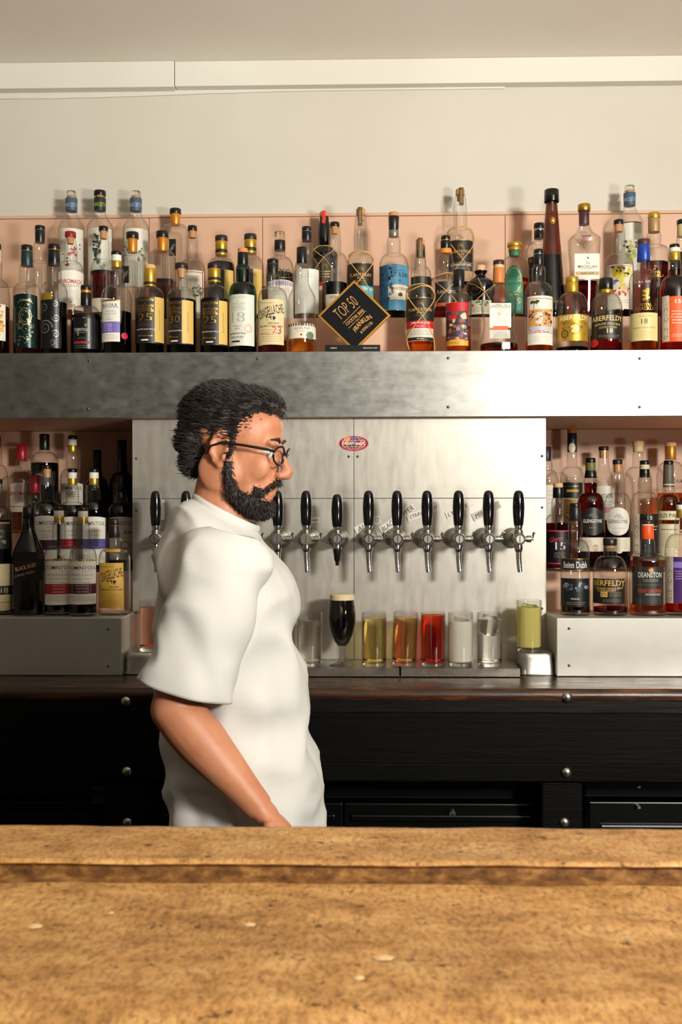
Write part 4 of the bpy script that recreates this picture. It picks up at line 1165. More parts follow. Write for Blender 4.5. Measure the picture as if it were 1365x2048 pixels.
b.lab(893, 937, 604, 692, M('#4a2620', 0.55)).band(893, 937, 604, 622, M('#c4161c')).blobs(897, 934, 624, 680, 60, [M('#7c4a3c'), M('#a8322a'), M('#c9b79a'), M('#2d2430'), M('#8a6a58'), M('#3c3a72')], 6, 12, 0.4).band(900, 914, 630, 638, M('#c8201c')).blobs(922, 933, 628, 636, 4, [M('#c9c4a6')], 6, 3).band(893, 937, 681, 691, M('#dfa12e'), 'dome').lines(897, 918, 684, 688, 1, INK).flush()
b = B('wide waisted clear rum bottle with a square white label and brown cap', 998, 74, 'T1', 521, [(521, 530.5, 22, M('#3a1c17', 0.45)), (530, 537, 20.5, M('#cdb88a', 0.5)), (536.5, 567, 22, M('#c9793a', 0.5), '', 23)], 600, 570, 22, prof=[(703, 76), (694, 77), (680, 72), (662, 62), (645, 60), (625, 67), (607, 69), (592, 62), (580, 44), (572, 27), (566, 22), (545, 19), (530, 18)], liq=(690, 'red'), name='rum_bottle', flat=True)
AR = 0.5 * 64 * b.k
b.lab(980, 1023, 606, 655, WHITE, R=AR).txt('APPLETON ESTATE', 1001, 614, 40, 6, M('#4c443c'), 0.004, arch=0.35).ring(999, 628, 6, 6, 1.4, M('#cf8350')).lines(985, 1018, 626, 630, 1, M('#c9bda8')).lines(990, 1012, 634, 647, 3, M('#cdbfa6'))
b.band(987, 1017, 652, 660, M('#dd5f24')).flush(); b.lab(980, 1021, 660, 677, M('#c9c6bb', 0.5), R=AR, name='lower_label').lines(984, 1018, 664, 674, 3, M('#a8a294'), 0.7).flush()
b.lab(1005, 1021, 684, 698, M('#eceae2', 0.5), R=0.5 * 77 * b.k, name='white_sticker').flush()
b = B('rum bottle with a white label of a cane cutter scene and black capsule', 1078, 55, 'T1', 499, [(499, 508.5, 19, BLACK), (508, 510, 18.6, SILVER), (509.5, 531, 20, BLACK, '', 20)], 592, 566, 20, 0.18, 26, liq=(684, 'amber'), name='rum_bottle')
b.lab(1056, 1106, 591, 689, M('#dfd8c8', 0.55)).ring(1081, 634, 1, 1, 0.2, RED)
b.band(1058, 1105, 596, 597.2, RED).band(1058, 1105, 664, 665.2, RED).band(1058, 1059, 596, 665, RED).band(1059, 1104, 618, 663, M('#c9924e')).blobs(1080, 1103, 620, 650, 30, [M('#e0b866'), M('#8a5b2c'), M('#3a2a1c')], 4, 6, .5).blobs(1060, 1076, 622, 640, 12, [M('#7a3a2a'), M('#c98a5a'), M('#4a3424')], 4, 8, .5).band(1059, 1104, 652, 663, M('#b9bcc0'))
b.blobs(1074, 1084, 626, 650, 12, [M('#d3cdbf')], 4.5, 5, .3).blobs(1062, 1076, 602, 608, 10, [M('#43491e'), M('#2c3214')], 4.5, 9, .4).band(1068, 1069, 606, 619, M('#43491e')).blobs(1062, 1102, 661, 664, 10, [M('#d0452a')], 2, 3).lines(1066, 1100, 672, 684, 3, M('#b7ae9f'), 0.7).flush()
ABFOIL = M('#c49a34', 0.4, 0.6)
b = B('round-shouldered whisky bottle with a golden label marked 25 and gold cap', 1145, 65, 'T1', 554, [(554, 566, 25, GOLDFOIL), (565.5, 585.5, 24, ABFOIL, '', 25)], 634, 586, 26, 0, 27, liq=(697, 'brown'))
b.lab(1116, 1177, 628, 681, ABFOIL).txt('ABERFELDY', 1150, 636, 54, 9, M('#e9d9a2', 0.5), 0.012, arch=0.2).lines(1124, 1172, 643, 647, 2, M('#6a4a14')).ring(1151, 657, 23, 21, 1.2, M('#5a4012')).txt('25', 1151, 658, 17, 14, M('#efe6cc', 0.5), 0.015).ring(1130, 668, 16, 16, 2.2, M('#4a3410')).txt('125', 1130, 668, 8, 5, M('#4a3410')).blobs(1121, 1140, 645, 658, 12, [M('#7a5a1c'), M('#a87c26')], 2.5, 4).blobs(1163, 1174, 645, 676, 12, [M('#7a5a1c'), M('#a87c26')], 2.5, 5).flush()
b = B('round-shouldered whisky bottle with a black label marked 18 and black cap', 1213, 65, 'T1', 557, [(557, 580, 27, BLACK), (579.5, 587, 24, GOLDFOIL)], 634, 588, 26, 0, 27, liq=(672, 'red'))
b.lab(1184, 1245, 628, 678, M('#151310', 0.45)).txt('ABERFELDY', 1216, 637, 58, 10, M('#d8b978', 0.5), 0.012, arch=0.15).txt('HIGHLAND SINGLE MALT', 1217, 649, 50, 4.5, M('#c9a760'), 0.01, arch=0.5).txt('SCOTCH WHISKY', 1218, 655, 36, 4, M('#c9a760'), 0.01, arch=0.3).txt('18', 1221, 661, 12, 9, M('#e2cf9c'), 0.015).lines(1196, 1240, 669, 675, 2, M('#8a7340'), 0.8)
b.sticker(1190, 687, 16, M('#c81a1a'), 'red_sticker_reflection').flush()  # reflection of a red sticker, painted on the glass as a disc
b = B('whisky bottle with royal blue neck foil and a cream label marked 18', 1288, 57, 'T1', 479, [(479, 490.5, 24, BROWN), (490, 522.5, 24, BLUE, '', 26)], 569, 541, 21, 0, 24, liq=(680, 'amber'))
b.need(); b.txt('ROYAL', 1293, 609, 23, 6, GOLD, 0.01).txt('BRACKLA', 1292, 616.5, 36, 6.5, GOLD, 0.014).blobs(1287, 1297, 578, 600, 20, [GOLD, M('#8a6a2a', 0.4, 0.7)], 4, 6, .5).txt('AL BR', 1290, 563, 26, 4.5, M('#b9b5aa'))
b.lab(1262, 1316, 625, 681, M('#dcc98a', 0.5)).txt('18', 1290, 642, 13, 10, M('#3d362a')).lines(1276, 1306, 630, 634, 2, M('#b09c60')).txt('SHERRY CASK FINISH', 1290, 655, 44, 2.8, M('#6d6040')).lines(1270, 1310, 660, 676, 4, M('#b8a468'), 0.7).flush()
b = B('dark red whisky bottle with an orange label marked 15 and a white side strip', 1350, 58, 'T1', 489, [(489, 497, 20, BLACK), (496.5, 505, 21, WHITE), (504.5, 522, 21.5, GOLDFOIL)], 583, 553, 20, 0.12, 26, liq=(540, 'red'))
def glencadam(b, x0, x1, y0, y1, mat, num, side='GLENCADAM'):
    w = 14.5; h = y1 - y0
    b.lab(x0, x1, y0, y1, mat).band(x0, x0 + w, y0, y1, M('#d9cbb5', 0.5)).txt(side, x0 + w * 0.55, (y0 + y1) / 2, h * 0.92, w * 0.55, M('#4d4438'), 0.004, rot=90)
    if num: b.txt(num, x0 + w + 18, y0 + h * .11, 12, 8, WHITE, 0.012).lines(x0 + w + 3, x1 - 2, y0 + h * .30, y0 + h * .62, 5, M('#e8cdb8'), 1.6).lines(x0 + w + 3, x1 - 2, y0 + h * .82, y0 + h * .9, 2, M('#e8cdb8'), 1.0)
    return b
glencadam(b, 1325, 1376, 592, 683, M('#de5a1e', 0.5), '15').flush()

# ------------------------------------------------------------------ upper shelf, second row
b = B('empty clear whisky bottle with a tall black capsule behind the ornate teal bottle', 80, 56, 'T2', 452, [(452, 461, 20, BLACK), (460.5, 462, 19.5, GREY), (461.5, 486, 20, BLACK, '', 19)], 548, 523, 19, 0.18, 24)
b = B('whisky bottle with a red cap and a white label lettered in red', 141, 54, 'T2', 464, [(464, 475, 22, M('#8f0f24', 0.4)), (474.5, 488, 15, CORK, 'in', 13)], 551, 524, 19, 0.2, 25, ylip=473, liq=(560, 'gold'))
b.lab(117, 167, 543, 619, WHITE, 'dome').txt('BENROMACH', 139, 562, 46, 8.5, M('#b5121f'), 0.018).lines(123, 160, 568, 574, 2, M('#8c7f70'), 0.8).lines(125, 158, 580, 600, 8, M('#b9ad9c'), 0.6).blobs(140, 150, 604, 612, 4, [M('#c98a4a'), M('#d8ab78')], 5, 2).flush()
b = B('dark whisky bottle with a black cap, clear neck and low cream label', 207, 54, 'T2', 453, [(453, 462.5, 19, BLACK), (462, 478, 14, CORK, 'in')], 548, 521, 19, 0.05, 25, ylip=461, liq=(545, 'red'))
b.lab(184, 233, 596, 624, M('#d6cab0', 0.5)).txt('ADELPHI', 214, 602, 26, 5, M('#5d5444')).lines(200, 230, 607, 611, 1, M('#b08a4a')).ring(214, 617, 5, 5, 2, M('#8a5a34')).flush()
def ribbed(b, x0, x1, y0, y1):
    q = MB()
    for i in range(9):
        x = -b.R * 0.86 + b.R * 1.72 * i / 8
        q.tube([(x, -b.R * 0.985, b.z(y1)), (x, -b.R * 0.985, b.z(y0))], 0.0016, GLASS['clear'], 6)
    q.build('ribs', b.t)
b = B('square ribbed decanter with orange foil in front of the white figure labels', 265, 48, 'T2', 465, [(465, 478, 25, M('#111318', 0.3)), (477.5, 506, 20, ORANGEFOIL, '', 19)], 517, 507, 21, 0, 23, sq=5, sh='square')
ribbed(b, 243, 289, 520, 640)
b.lab(244, 258, 532, 566, M('#0f0e0e', 0.4), name='corner_label').txt('MEN', 251, 549, 14, 5, M('#a59b8a'), rot=60).flush()
b = B('square ribbed decanter with orange foil and red-brown spirit', 325, 50, 'T2', 463, [(463, 476, 25, BLACK), (475.5, 504, 21, ORANGEFOIL, '', 20)], 515, 505, 21, 0, 23, sq=5, sh='square', liq=(562, 'red'))
ribbed(b, 300, 350, 518, 640)
b = B('clear bottle with black cap and a red-framed label showing green plants', 385, 52, 'T2', 452, [(452, 462.5, 19, BLACK), (462, 476, 15, CORK, 'in')], 545, 520, 17, 0.12, 23, ylip=461)
b.lab(362, 408, 540, 636, M('#dcd3bd', 0.5)).band(364, 406, 543, 544.4, RED).band(404.6, 406, 543, 600, RED).blobs(384, 404, 572, 592, 26, [M('#3f4a26'), M('#5a6a3a'), M('#8a8468')], 4, 4, .5).lines(366, 402, 548, 556, 1, GREY).flush()
b = B('dark whisky bottle with gold foil behind the bottle marked 25', 443, 55, 'T2', 472, [(472, 483.5, 25, M('#2e1c14', 0.4)), (483, 501, 24, GOLDFOIL), (500.5, 507, 24.4, M('#2a1a12')), (506.5, 512, 24, GOLDFOIL)], 543, 516, 22, 0, 24, liq=(527, 'dark'))
b.lab(418, 467, 539, 632, M('#15110f', 0.45)).band(449, 467, 540, 630, M('#d9b45f')).txt('SINGLE MALT', 458, 590, 40, 3, M('#6d5222'), rot=90).flush()
b = B('clear whisky bottle with gold foil behind the green bottle', 501, 55, 'T2', 469, [(469, 480.5, 25, M('#2e1c14', 0.4)), (480, 497, 24, GOLDFOIL), (496.5, 503, 24.4, M('#2a1a12')), (502.5, 508, 24, GOLDFOIL)], 541, 513, 22, 0, 24, liq=(600, 'amber'))
b.lab(476, 524, 537, 630, M('#15110f', 0.45)).band(507, 524, 538, 628, M('#d9b45f')).txt('SINGLE MALT', 514, 588, 40, 3, M('#6d5222'), rot=90).flush()
b = B('clear brandy bottle lettered XO with a glass stopper and black neck band', 560, 56, 'T2', 464, [(464, 481, 21, GLASSCORK), (482, 501, 22, M('#15130d', 0.35), '', 22)], 546, 514, 20, 0, 22, liq=(548, 'dark'), name='brandy_bottle')
b.need(); b.txt('XO', 571, 543, 24, 11, M('#3a2a1c'), 0.02).lines(560, 584, 553, 557, 1, GOLD)
b.lab(536, 588, 562, 636, M('#d9d2c2', 0.5), 'dome').band(536, 588, 564, 570, M('#8d86a8'), 'dome').lines(545, 580, 576, 590, 3, GREY).flush()
b = B('clear whisky bottle with a plain white label and black capsule behind the near-empty bottle', 614, 54, 'T2', 454, [(454, 463, 20, BLACK), (462.5, 464.5, 19, GREY), (464, 483, 21, BLACK, '', 20)], 545, 517, 19, 0.2, 24)
b.lab(590, 638, 537, 626, M('#d9d8cc', 0.5)).lines(596, 632, 546, 556, 2, M('#bdbab0')).flush()
b = B('bottle with black cap, dark spirit and cream label behind the diamond plaque', 670, 52, 'T2', 445, [(445, 454, 19.5, BLACK), (453.5, 468, 14, CORK, 'in', 12)], 531, 507, 19, 0.12, 25, ylip=453, liq=(568, 'dark'))
b.lab(652, 694, 588, 634, M('#c9bea4', 0.5)).txt('ADELPHI', 673, 594, 26, 4.6, INK).lines(658, 690, 600, 606, 1, GREY).flush()
b = B('rum bottle in raffia with a black label and turquoise band behind the plaque', 722, 56, 'T2', 418, [(418, 430.5, 18, CORK), (430, 441, 13, CORK, 'in')], 527, 505, 19, 0.22, 27, ylip=426, name='rum_bottle')
plantation(b, 696, 747, 525, 571, 'PLANTERAY').lab(696, 747, 571, 591, M('#2aa3c0', 0.5), name='vintage_band').txt('BARBADOS 2001', 725, 577, 44, 5, WHITE, 0.012).flush(); b.topr = 9 * b.k; b.strip(720, 9, 417, 456, M('#5f4826'), M('#b99a5a'))
b.raffia(RAFF(504, 521, 600, 640))
b = B('rum bottle with a blue palm label, cork top and black neck foil', 788, 60, 'T2', 425, [(425, 434, 20, CORK), (433.5, 462, 22, BLACK, '', 19), (461.5, 474, 20, M('#8d8a84', 0.35, 0.6))], 538, 509, 19, 0.16, 27, liq=(612, 'dark'), name='rum_bottle')
b.lab(760, 817, 531, 620, M('#4d8cb0', 0.5), 'dome').band(760, 778, 531, 620, M('#23506e')).blobs(762, 786, 532, 600, 26, [M('#1a3648'), M('#356f92'), M('#16242e')], 6, 8, .5).txt('CUT & DRY', 800, 551, 36, 9, M('#12232e'), 0.012, arch=0.25).lines(784, 812, 540, 542, 1, M('#16303e')).band(799.4, 800.6, 558, 566, M('#12232e')).band(796, 804, 560, 561, M('#12232e'))
b.lab(777, 817, 571, 599, M('#ddd0bc', 0.5), 'dome', 'name_plate').txt('PLANTERAY', 799, 577, 34, 5.5, M('#6a4a36'), 0.006).lines(780, 794, 582, 596, 5, M('#a88f78'), 0.7).blobs(800, 802, 588, 590, 3, [M('#3a1f18')], 5, 3, .2).flush()
b = B('clear bottle with a black label mostly behind the Jamaica rum', 842, 42, 'T2', 492, [(492, 515, 18, BLACK)], 556, 535, 18, 0.05, 22)
b.lab(823, 869, 552, 600, M('#131214', 0.4)).flush()
b = B('rum bottle with a bulbous neck, orange neck label and raffia', 892, 62, 'T2', 472, [(472, 480, 19, BLACK), (479.5, 483, 18, GOLD), (482.5, 499, 21.5, BLACK, '', 20), (498.5, 508, 23, M('#dc8a2e', 0.5), '', 25)], 566, 545, 25, 0, 27, prof=[(648, 60), (630, 62), (575, 62), (562, 58), (552, 42), (546, 26), (538, 29), (524, 31), (512, 27), (505, 22), (480, 17)], liq=(618, 'red'), name='rum_bottle')
b.lab(871, 918, 562, 605, M('#1b1416', 0.45)).txt('PLANTATION', 893, 583, 36, 7, M('#d9cdb8'), 0.012).lines(880, 908, 592, 600, 2, M('#6a5a4c')).lab(868, 915, 605, 619, M('#c8602c', 0.5), name='lower_label').flush()
b.raffia([[(-100, 566), (-50, 556), (0, 550), (50, 552), (90, 560)], [(-60, 560), (-20, 580), (30, 606), (70, 625)], [(60, 556), (10, 580), (-40, 610), (-62, 640)]])
b = B('squat round black bottle with a cork and raffia net', 962, 58, 'T2', 531, [(531, 542, 19, WOODCAP, '', 17)], 570, 552, 22, glass='black', prof=[(648, 40), (640, 46), (600, 52), (580, 57), (568, 55), (560, 40), (555, 24), (550, 19), (545, 25), (541, 27)], name='rum_bottle')
b.need(); b.ring(951, 577, 26, 26, 1.2, M('#7a6432', 0.4, 0.6)).lines(942, 960, 574, 580, 2, M('#7a6432')).lab(938, 984, 600, 628, M('#cfc6ae', 0.5)).blobs(940, 980, 602, 612, 14, [M('#b8402e'), M('#3f6a44'), M('#d9c89a')], 4, 6).lines(944, 976, 614, 624, 3, M('#8a816c')).flush()
b.raffia([[(-90, 566), (-30, 575), (10, 590), (50, 575), (85, 570)], [(10, 590), (-40, 612), (-60, 634)], [(-20, 560), (10, 590), (55, 615)]])
b = B('bottle with a green arched filigree label and golden crown cap', 1030, 58, 'T2', 486, [(486, 494, 29, GOLDFOIL), (493.5, 502, 24, M('#c98d3c', 0.4, 0.5), '', 25), (502, 513, 22, M('#3a6a4c', 0.5))], 541, 514, 23, 0, 24, liq=(560, 'amber'), name='liqueur_bottle')
b.lab(1010, 1047, 530, 628, M('#2f8068', 0.45), 'arch').ring(1028.5, 560, 30, 50, 1.2, M('#b9a860', 0.4, 0.5))
for i in range(7): b.swirl(1018 + 21 * (i % 2), 545 + i * 11, 6, 1.3, 1.0, M('#b9a860', 0.4, 0.5), dirn=1 - 2 * (i % 2))
b.txt('THE HEROES', 1029, 567, 28, 4.5, M('#2c3a24'), 0.01).band(1020, 1038, 588, 590, M('#c9b060')).flush()
b = B('tall slender brown glass bottle with a black dome stopper', 1104, 52, 'T2', 380, [(380, 405, 29, M('#120d0b', 0.2))], 600, 420, 22, glass='amber', prof=[(648, 52), (630, 55), (610, 54), (570, 47), (520, 40), (470, 32), (430, 26), (404, 22), (396, 21)], liq=(512, 'dark'), name='tequila_bottle')
q = MB(); rr = 14.6 * b.k; zt = b.z(393)
q.lathe([(rr * 0.96, b.z(405)), (rr * 1.02, b.z(403)), (rr * 1.02, b.z(400)), (rr * 0.93, b.z(399)), (rr, b.z(396)), (rr * 0.98, b.z(390)), (rr * 0.8, b.z(384)), (rr * 0.45, b.z(380.5)), (0, b.z(379.8))], M('#120d0b', 0.2), 26); q.build('dome_stopper', b.t)
b.need(); b.LR = 12.6 * b.k; b.band(1103, 1108, 402, 432, M('#2a1d10', 0.4)); b.lines(1104, 1107, 404, 430, 9, GOLD, 1.2); b.LR = 16 * b.k; b.ring(1106, 441, 10, 13, 1.2, M('#a8842e', 0.4, 0.6)).blobs(1105, 1107, 439, 443, 4, [GOLD], 3, 3).flush()
b.LR = None; b.need(); b.LR = 27 * b.k; b.txt('JULIO', 1118, 604, 24, 6, M('#8a6a3a')).flush()
b = B('angular clear decanter with gold cap, maroon collar and white label', 1169, 60, 'T2', 409, [(409, 423, 25, GOLD), (422.5, 450, 21, M('#45121c', 0.4), '', 20)], 482, 452, 20, 0, 23, sq=3.0, sh='square', prof=[(648, 40), (600, 46), (560, 52), (510, 58), (486, 61), (479, 60), (473, 48), (467, 34), (458, 24), (448, 20), (424, 19)], liq=(566, 'red'))
b.flat = True; MR = 0.5 * 57 * b.k
q = MB(); cz = b.z(482)
for sx in (-1, 1):
    q.tube([(sx * 0.000, -b.R * 0.93, b.z(512)), (sx * 0.012, -b.R * 0.95, b.z(500)), (sx * b.R * 0.9, -b.R * 0.55, b.z(478))], [0.0012, 0.002, 0.0014], GLASS['clear'], 6)
q.build('facet_edges', b.t)
b.lab(1150, 1200, 507, 558, M('#dcd8cc', 0.5), R=MR).txt('The', 1176, 526, 8, 4, INK, shear=.2).txt('MACALLAN', 1176, 533, 38, 5.5, M('#3a302c'), 0.006).blobs(1174, 1178, 514, 516, 3, [INK], 2, 2).band(1152, 1199, 543, 550, M('#b5914a', 0.45)).txt('RARE CASK', 1176, 546.5, 26, 3, INK, 0.01).lines(1160, 1192, 536, 540, 1, GREY)
b.lab(1170, 1182, 548, 560, M('#dcd8cc', 0.5), R=MR, name='label_tab').flush()
b.need(); b.LR = MR; o = b.off(); uc, zc_ = b.hit(1173, 477, MR)
b.pr.add([b.surf(uc - 11 * b.k, zc_ + 7 * b.k, o, MR), b.surf(uc, zc_ - 8 * b.k, o, MR), b.surf(uc + 11 * b.k, zc_ + 7 * b.k, o, MR)], [(0, 1, 2)], M('#7a1420', 0.4)); b.flush()
b = B('rum bottle with a black cap and a white label of a yellow tree', 1238, 58, 'T2', 440, [(440, 449.5, 19.5, BLACK), (449, 464, 16, CORK, 'in')], 538, 508, 20, 0.18, 25, ylip=448, liq=(618, 'brown'), name='rum_bottle')
b.lab(1216, 1266, 528, 618, M('#e0d8c6', 0.5)).band(1218, 1265, 531, 532.2, RED).band(1218, 1219, 531, 592, RED)
b.blobs(1230, 1260, 536, 556, 26, [M('#d8c22a'), M('#c9a81e'), M('#e0d24a')], 8, 7, .3).blobs(1226, 1262, 534, 548, 10, [M('#2a2a14')], 4, 3, .5).blobs(1243, 1250, 556, 576, 8, [M('#d8c22a')], 5, 5).blobs(1222, 1234, 560, 574, 7, [M('#8a86c4'), M('#5f5aa0')], 5, 9).blobs(1222, 1262, 576, 591, 26, [M('#c23a2c'), M('#d9b46a'), M('#8a3a2a'), M('#e0cfa0')], 4, 11, .4).lines(1226, 1260, 598, 608, 2, GREY, 0.7).flush()
b = B('whisky bottle with gold cap, tan foil and gold lettering on amber spirit', 1309, 56, 'T2', 426, [(426, 438, 24, GOLDFOIL), (437.5, 465, 23, M('#a98a5a', 0.5, 0.3), '', 23)], 505, 492, 22, 0.18, 25, liq=(527, 'red'))
b.need(); b.txt('ROYAL', 1312, 544, 22, 5, GOLD, 0.008).txt('BRACKLA', 1312, 551, 36, 6, GOLD, 0.012).blobs(1308, 1316, 530, 538, 6, [M('#a8783a')], 3, 4).flush()
b = B('dark bottle with tan neck label at the shelf end behind the orange label', 1366, 50, 'T2', 440, [(440, 450, 22, BLACK), (449.5, 474, 21, M('#c9b27c', 0.5))], 524, 500, 20, 0.05, 24, liq=(508, 'dark'))

# ------------------------------------------------------------------ upper shelf, top row
def macbeth(lab, x, y, capm, neckm, txtm, art, seed, grp=None, topw=18):
    cap = [(y, y + 10, 20 if capm is GLASSCORK else 24, capm), (y + 9, y + 17, 15, CORK, 'in'), (y + 15, y + 40, 24, neckm, '', 23)]
    b = B(lab, x, 52, 'T3', y, cap, y + 76, y + 42, 22, 0, 23, ylip=y + 9, sh='slope', name='gin_bottle')
    b.lab(x - 23, x + 24, y + 73, y + 190, M('#d8d4c6', 0.5))
    for i, (dx, dy_, n, mats, sz) in enumerate(art): b.blobs(x + dx - 7, x + dx + 7, y + dy_ - 12, y + dy_ + 12, n, mats, sz, seed + i, .6)
    b.flush(); b.need(); b.LR = 12.3 * b.k; b.txt('MACBETH', x, y + 26, 21, 8, txtm, 0.004).flush(); b.LR = None
    return b
macbeth('clear bottle with glass stopper, blue neck band and a red-figure label', 143, 383, GLASSCORK, M('#3f5570', 0.5), M('#9fb0c0'), [(2, 118, 10, [M('#b5352a'), M('#c9452e')], 5), (14, 105, 5, [INK], 3), (-12, 135, 6, [M('#b5352a'), INK], 4)], 21)
macbeth('clear bottle with black stopper, dark neck band lettered in lime and a dark green figure', 200, 382, BLACK, M('#1c2420', 0.5), M('#9fb51e'), [(-6, 110, 14, [M('#16201c'), INK], 6), (-4, 130, 8, [M('#2c5a50'), M('#16302a')], 7), (-6, 96, 8, [INK], 4), (4, 150, 5, [M('#7a9a78')], 5)], 31)
macbeth('clear bottle with glass stopper, blue neck band and a green figure by the decanter', 272, 383, GLASSCORK, M('#3f5570', 0.5), M('#9fb0c0'), [(-18, 118, 7, [M('#3f6a34'), M('#2c4a28')], 5), (10, 126, 8, [M('#2f5a30'), INK], 4)], 41)
b = macbeth('clear bottle with glass stopper, blue neck band and a lime cloaked figure', 1260, 372, GLASSCORK, M('#3f5570', 0.5), M('#9fb0c0'), [(6, 112, 8, [INK, M('#d8d4c6')], 5), (4, 130, 16, [M('#b5b568'), M('#a3a858')], 8), (2, 150, 12, [M('#b5b568')], 8), (-4, 120, 8, [M('#b5b568'), INK], 6)], 51)
b.need(); b.band(1236, 1284, 443, 445, M('#4a1f16')).flush()
b = B('square clear decanter with orange foil and a black diamond corner label', 351, 48, 'T3', 418, [(418, 428.5, 23, BLACK), (428, 451, 20, ORANGEFOIL, '', 19)], 460, 452, 20, 0, 22, sq=5, sh='square')
b.lab(338, 352, 478, 512, M('#0f0e0e', 0.4), name='corner_label').txt('MEN', 345, 495, 14, 5, M('#a59b8a'), rot=60).flush()
b = B('dark rum bottle with a red strip over its cork and raffia netting', 649, 54, 'T3', 425, [(425, 433.5, 19, M('#dd7a4a', 0.7)), (433, 441, 18, M('#1a0f0d', 0.3))], 516, 494, 18, 0.28, 23, glass='dark', liq=(500, 'dark'), name='rum_bottle', dy=0.010)
b.topr = 9.4 * b.k; b.strip(648, 7, 424, 450, M('#c9301e')); b.lab(626, 672, 514, 562, M('#171310', 0.5)); b.rays(649, 536, 5, 15, 15, GOLD).lines(634, 664, 540, 556, 3, GOLD, 1.6).band(626, 672, 563, 580, M('#b3162a')).flush()
b.raffia([[(-80, 512), (-30, 497), (30, 496), (80, 512)], [(-60, 500), (0, 522), (50, 550)], [(60, 500), (0, 522), (-50, 550)]])
b = B('tall rum bottle with cork strip, black sunburst label and raffia above the bulbous-necked rum', 921, 54, 'T3', 379, [(379, 391, 18, CORK), (390, 402, 13, CORK, 'in')], 478, 456, 19, 0.22, 26, ylip=387, name='rum_bottle', liq=(600, 'dark'), dy=0.010)
plantation(b, 898, 946, 479, 524)
b.lab(898, 946, 525, 541, M('#3d3a38', 0.5), name='vintage_band').txt('SALVADOR 2005', 923, 529, 40, 4.5, WHITE, 0.012).lines(906, 940, 534, 539, 1, M('#a8a294')).flush(); b.topr = 9 * b.k; b.strip(923, 9, 378, 415, M('#5f4826'), M('#b99a5a'))
b.raffia(RAFF(457, 482, 570, 620))
b = B('clear bottle with black cap and black label behind the tall brown bottle', 1079, 52, 'T3', 447, [(447, 458, 21, BLACK), (457.5, 463, 20, SILVER), (462.5, 478, 20, M('#15140f', 0.35))], 512, 485, 20, 0, 22, name='liqueur_bottle')
b.lab(1057, 1100, 512, 562, M('#121011', 0.4)).txt('A', 1062, 521, 6, 9, M('#c98a3c')).flush()

# ------------------------------------------------------------------ shaded niche
b = B('dark bottle with silver ringed cap at the end of the shaded niche', -4, 56, 'N1', 958, [(958, 968, 17, BLACK), (967.5, 985, 17, SILVER)], 1036, 1012, 18, 0, 22, liq=(1040, 'dark'), glass='grey')
b.lab(-25, 20, 1044, 1098, M('#16130f', 0.5)).band(-25, 20, 1044, 1048, M('#a8783a')).blobs(0, 10, 1060, 1085, 8, [M('#8a8272'), M('#4c463a')], 5, 3).lab(-25, 22, 1128, 1222, M('#c9b58a', 0.5), name='lower_label').band(-25, 22, 1172, 1190, M('#151210')).txt('TIS', 8, 1181, 18, 9, M('#c9bda0')).band(-25, 22, 1204, 1206, M('#8a7a5a')).flush()
b = B('black square-shouldered whisky bottle with a slanted dark label', 57, 60, 'N1', 1014, [(1014, 1037, 22, M('#0c090b', 0.3))], 1120, 1050, 21, 0.0, 24, glass='black', sh='slope', sq=3.2)
b.lab(28, 86, 1104, 1160, M('#0d0b0c', 0.35)).txt('BLACK RUBY', 52, 1134, 44, 8, M('#b08a4a'), 0.01, rot=14).lines(30, 72, 1124, 1126, 1, M('#5a2028')).txt('Johnnie Walker', 50, 1148, 44, 7, M('#8d8272'), rot=14, shear=0.4).band(74, 86, 1098, 1118, M('#3a0f1c')).flush()
b = B('whisky bottle with a white label crossed by a bright red band in the shaded niche', 118, 60, 'N1', 1013, tom_caps(1013), 1118, 1092, 22, 0.05, 28, liq=(1208, 'dark'))
tom_label(b, 90, 146, 1121, 1210, M('#a81e28', 0.5), ('SMALL BATCH', 'TAWNY PORT', 'CASK FINISH')).flush()
b = B('whisky bottle with a white label crossed by a maroon band beside the yellow label', 166, 61, 'N1', 1014, tom_caps(1014), 1120, 1092, 22, 0.05, 28, liq=(1208, 'dark'), dy=-0.028)
tom_label(b, 136, 192, 1122, 1209, M('#451320', 0.5), ('SMALL BATCH', 'TAWNY PORT', 'CASK FINISH')).flush()
b = B('clear whisky bottle with a yellow engraved label beside the splashback', 229, 64, 'N1', 1037, [(1037, 1050, 23, M('#1a120f', 0.4)), (1049.5, 1052, 22, M('#8d4a2a', 0.4, 0.5)), (1051.5, 1076, 22, M('#17100f', 0.4), '', 24)], 1122, 1096, 24, 0.12, 30)
craig(b, 199, 247, 1126, 1217, M('#cf9f3a', 0.5)); b.need(); b.flush()
b.lab(208, 241, 1098, 1104, M('#c9952e', 0.5), name='shoulder_label', R=b.R * 0.93).flush()
b = B('whisky bottle with a tall red capsule and red-lettered white label in the niche', 44, 54, 'N3', 889, [(889, 922, 20, M('#a5142a', 0.35), '', 21)], 966, 944, 20, 0.14, 24, liq=(975, 'gold'), dy=0.035)
b.lab(20, 62, 968, 1024, M('#ded3c2', 0.5), 'dome').txt('BENROMACH', 37, 987, 40, 8, M('#b5121f'), 0.018).lines(24, 58, 992, 998, 2, GREY, 0.8).band(20, 62, 1012, 1014, M('#b9863c')).flush()
b = B('bottle with a short red capsule behind the black square-shouldered bottle', 70, 52, 'N2', 950, [(950, 986, 19, M('#9c1226', 0.35), '', 20)], 1036, 1008, 19, 0.18, 24, liq=(1040, 'brown'), dy=0.043)
b.lab(50, 92, 1034, 1120, M('#2a2422', 0.5)).lines(54, 86, 1042, 1060, 3, M('#6d4a3a')).flush()
b = B('dark spirit bottle with a long black capsule, tallest in the shaded niche', 89, 56, 'N3', 868, [(868, 876, 20, BLACK), (875.5, 900, 19, BLACK, '', 20)], 931, 904, 18, 0, 21, liq=(926, 'dark'), dy=-0.035)
